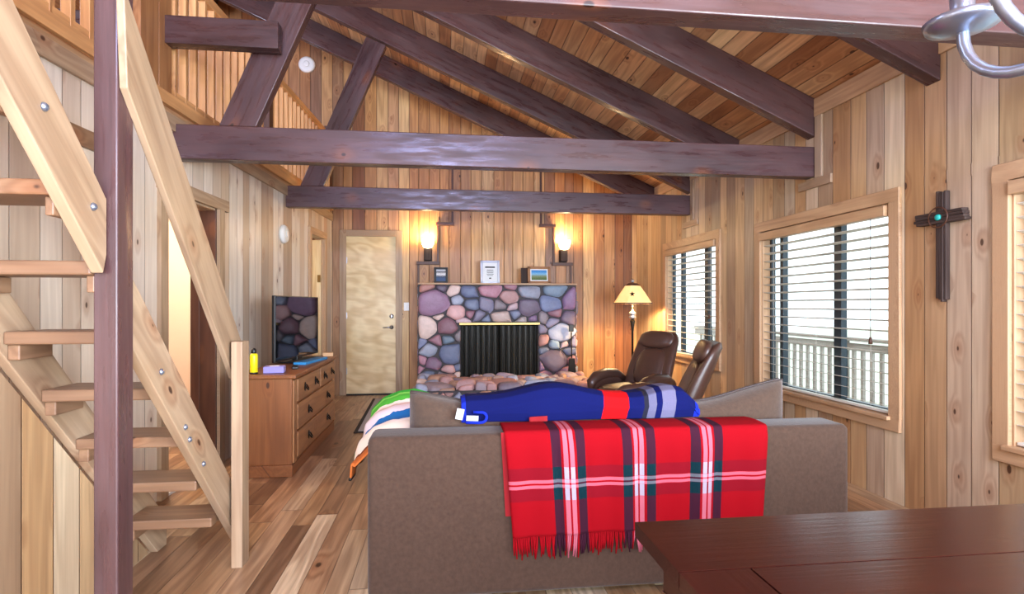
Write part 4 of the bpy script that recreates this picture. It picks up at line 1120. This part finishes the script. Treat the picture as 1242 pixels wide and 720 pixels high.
# ------------------------------------------------------------------ dining table
TZT = .76; TX, TY = .475, 1.37
tb = thing('dining_table', (1.4, .75, 0), 'polished dark mahogany table at the near right corner', 'table')
m = MB(); t0 = TZT - .035
X1, Y1 = 2.35, .15
m.box(TX, X1, TY - .265, TY, t0, TZT, 0)                         # long border
m.box(TX, TX + .15, Y1, TY - .2695, t0, TZT, 1); m.box(X1 - .15, X1, Y1, TY - .2695, t0, TZT, 1)
m.box(TX + .1545, X1 - .1545, .50, TY - .2695, t0, TZT, 0); m.box(TX + .1545, X1 - .1545, Y1, .498, t0, TZT, 0)
m.build('tabletop', 'table', tb)
m = MB()
m.prism([(TX, TY, t0), (X1, TY, t0), (X1 - .05, TY - .05, t0 - .05), (TX + .05, TY - .05, t0 - .05)], (0, -.02, 0), None)
for (xa, xb, ya, yb) in ((TX + .05, X1 - .05, TY - .09, TY - .06), (TX + .05, X1 - .05, Y1 + .05, Y1 + .08), (TX + .05, TX + .08, Y1 + .05, TY - .06), (X1 - .08, X1 - .05, Y1 + .05, TY - .06)):
    m.box(xa, xb, ya, yb, t0 - .11, t0)
m.build('apron', 'table', tb, bevel=.003)
for (x, y) in ((TX + .10, TY - .11), (X1 - .1, TY - .11), (TX + .1, Y1 + .1), (X1 - .1, Y1 + .1)):
    m = MB(); m.obox((x, y, (t0 - .0) / 2), (.09, .09, t0), None, 2); m.build('leg', 'table', tb, bevel=.006)

# ------------------------------------------------------------------ chandelier
CX, CY = 1.405, 1.02
ch = thing('chandelier', (CX, CY, 1.775), 'brushed pewter chandelier arm and cup at the top right', 'chandelier')
zc = zroof(CX)
m = MB(); m.lathe([(.012, 1.935), (.03, 1.955), (.04, 2.005), (.02, 2.075), (.035, 2.135), (.05, 2.195), (.02, 2.275), (.006, 2.295), (.006, zc - .02), (.06, zc - .02), (.06, zc + .03)], (CX, CY, 0), 18); m.build('stem', 'pewter', ch)
for k in range(5):
    a = R(178) + k * 2 * math.pi / 5; dx, dy = math.cos(a), math.sin(a); Rr = .30
    pts = []
    for q in range(15):
        t = q / 14; th = math.pi * t
        r = .035 + (Rr - .035) * (.5 - .5 * math.cos(math.pi * min(1, t * 1.0)))
        pts.append((CX + dx * r, CY + dy * r, (2.010 - .155 * math.sin(th) ** .85)))
    pts.append((CX + dx * Rr, CY + dy * Rr, 2.015))
    m = MB(); m.tube(pts, .0145, 14); ar = m.build('arm', 'pewter', ch)
    m = MB(); m.lathe([(.011, 1.995), (.045, 2.002), (.080, 2.014), (.086, 2.030), (.078, 2.032), (.05, 2.018), (.03, 2.025), (.026, 2.06), (.028, 2.10), (.001, 2.10)], (CX + dx * Rr, CY + dy * Rr, 0), 26); m.build('cup', 'pewter', ar)
    m = MB(); m.lathe([(.02, 2.10), (.02, 2.18), (.001, 2.185)], (CX + dx * Rr, CY + dy * Rr, 0), 14); m.build('candle_sleeve', 'plastic_white', ar)

# ------------------------------------------------------------------ outside: deck, railing, ground
m = MB()
y = -2.0
m.prism([(XR + .13, -3, -.05), (5.2, -3, -.05), (5.2, 11, -.05), (XR + .13, 11, -.05)], (0, 0, -.06), lambda v: (v.y, v.x, v.z))
struct(m.build('floor_deck', 'deck'), 'weathered board deck outside the windows', 'deck')
rl = thing('deck_railing', (5.05, 4, -.05), 'pale deck railing with upright pickets outside the windows', 'railing')
m = MB(); m.box(5.0, 5.12, -2.9, 10.9, .86, .90, 1); m.box(5.03, 5.07, -2.9, 10.9, .74, .83, 1); m.build('top_rail', 'deck', rl)
m = MB(); m.box(5.03, 5.07, -2.9, 10.9, .06, .14, 1); m.build('bottom_rail', 'deck', rl)
y = 3.6
while y < 10.8:
    m = MB(); m.box(5.035, 5.065, y, y + .045, -.05, .80, 2); m.build('picket', 'deck', rl); y += .15
for y in (2.2, 4.4, 6.6, 8.8):
    m = MB(); m.box(5.0, 5.09, y, y + .09, -.05, .86, 2); m.build('railing_post', 'deck', rl)
m = MB(); m.prism([(3.1, -40, -1.2), (80, -40, -1.2), (80, 60, -1.2), (3.1, 60, -1.2)], (0, 0, -.1))
struct(m.build('ground', 'grass'), 'pale sunlit ground beyond the deck', 'ground')

for o in bpy.data.objects:
    if '_org' in o: del o['_org']
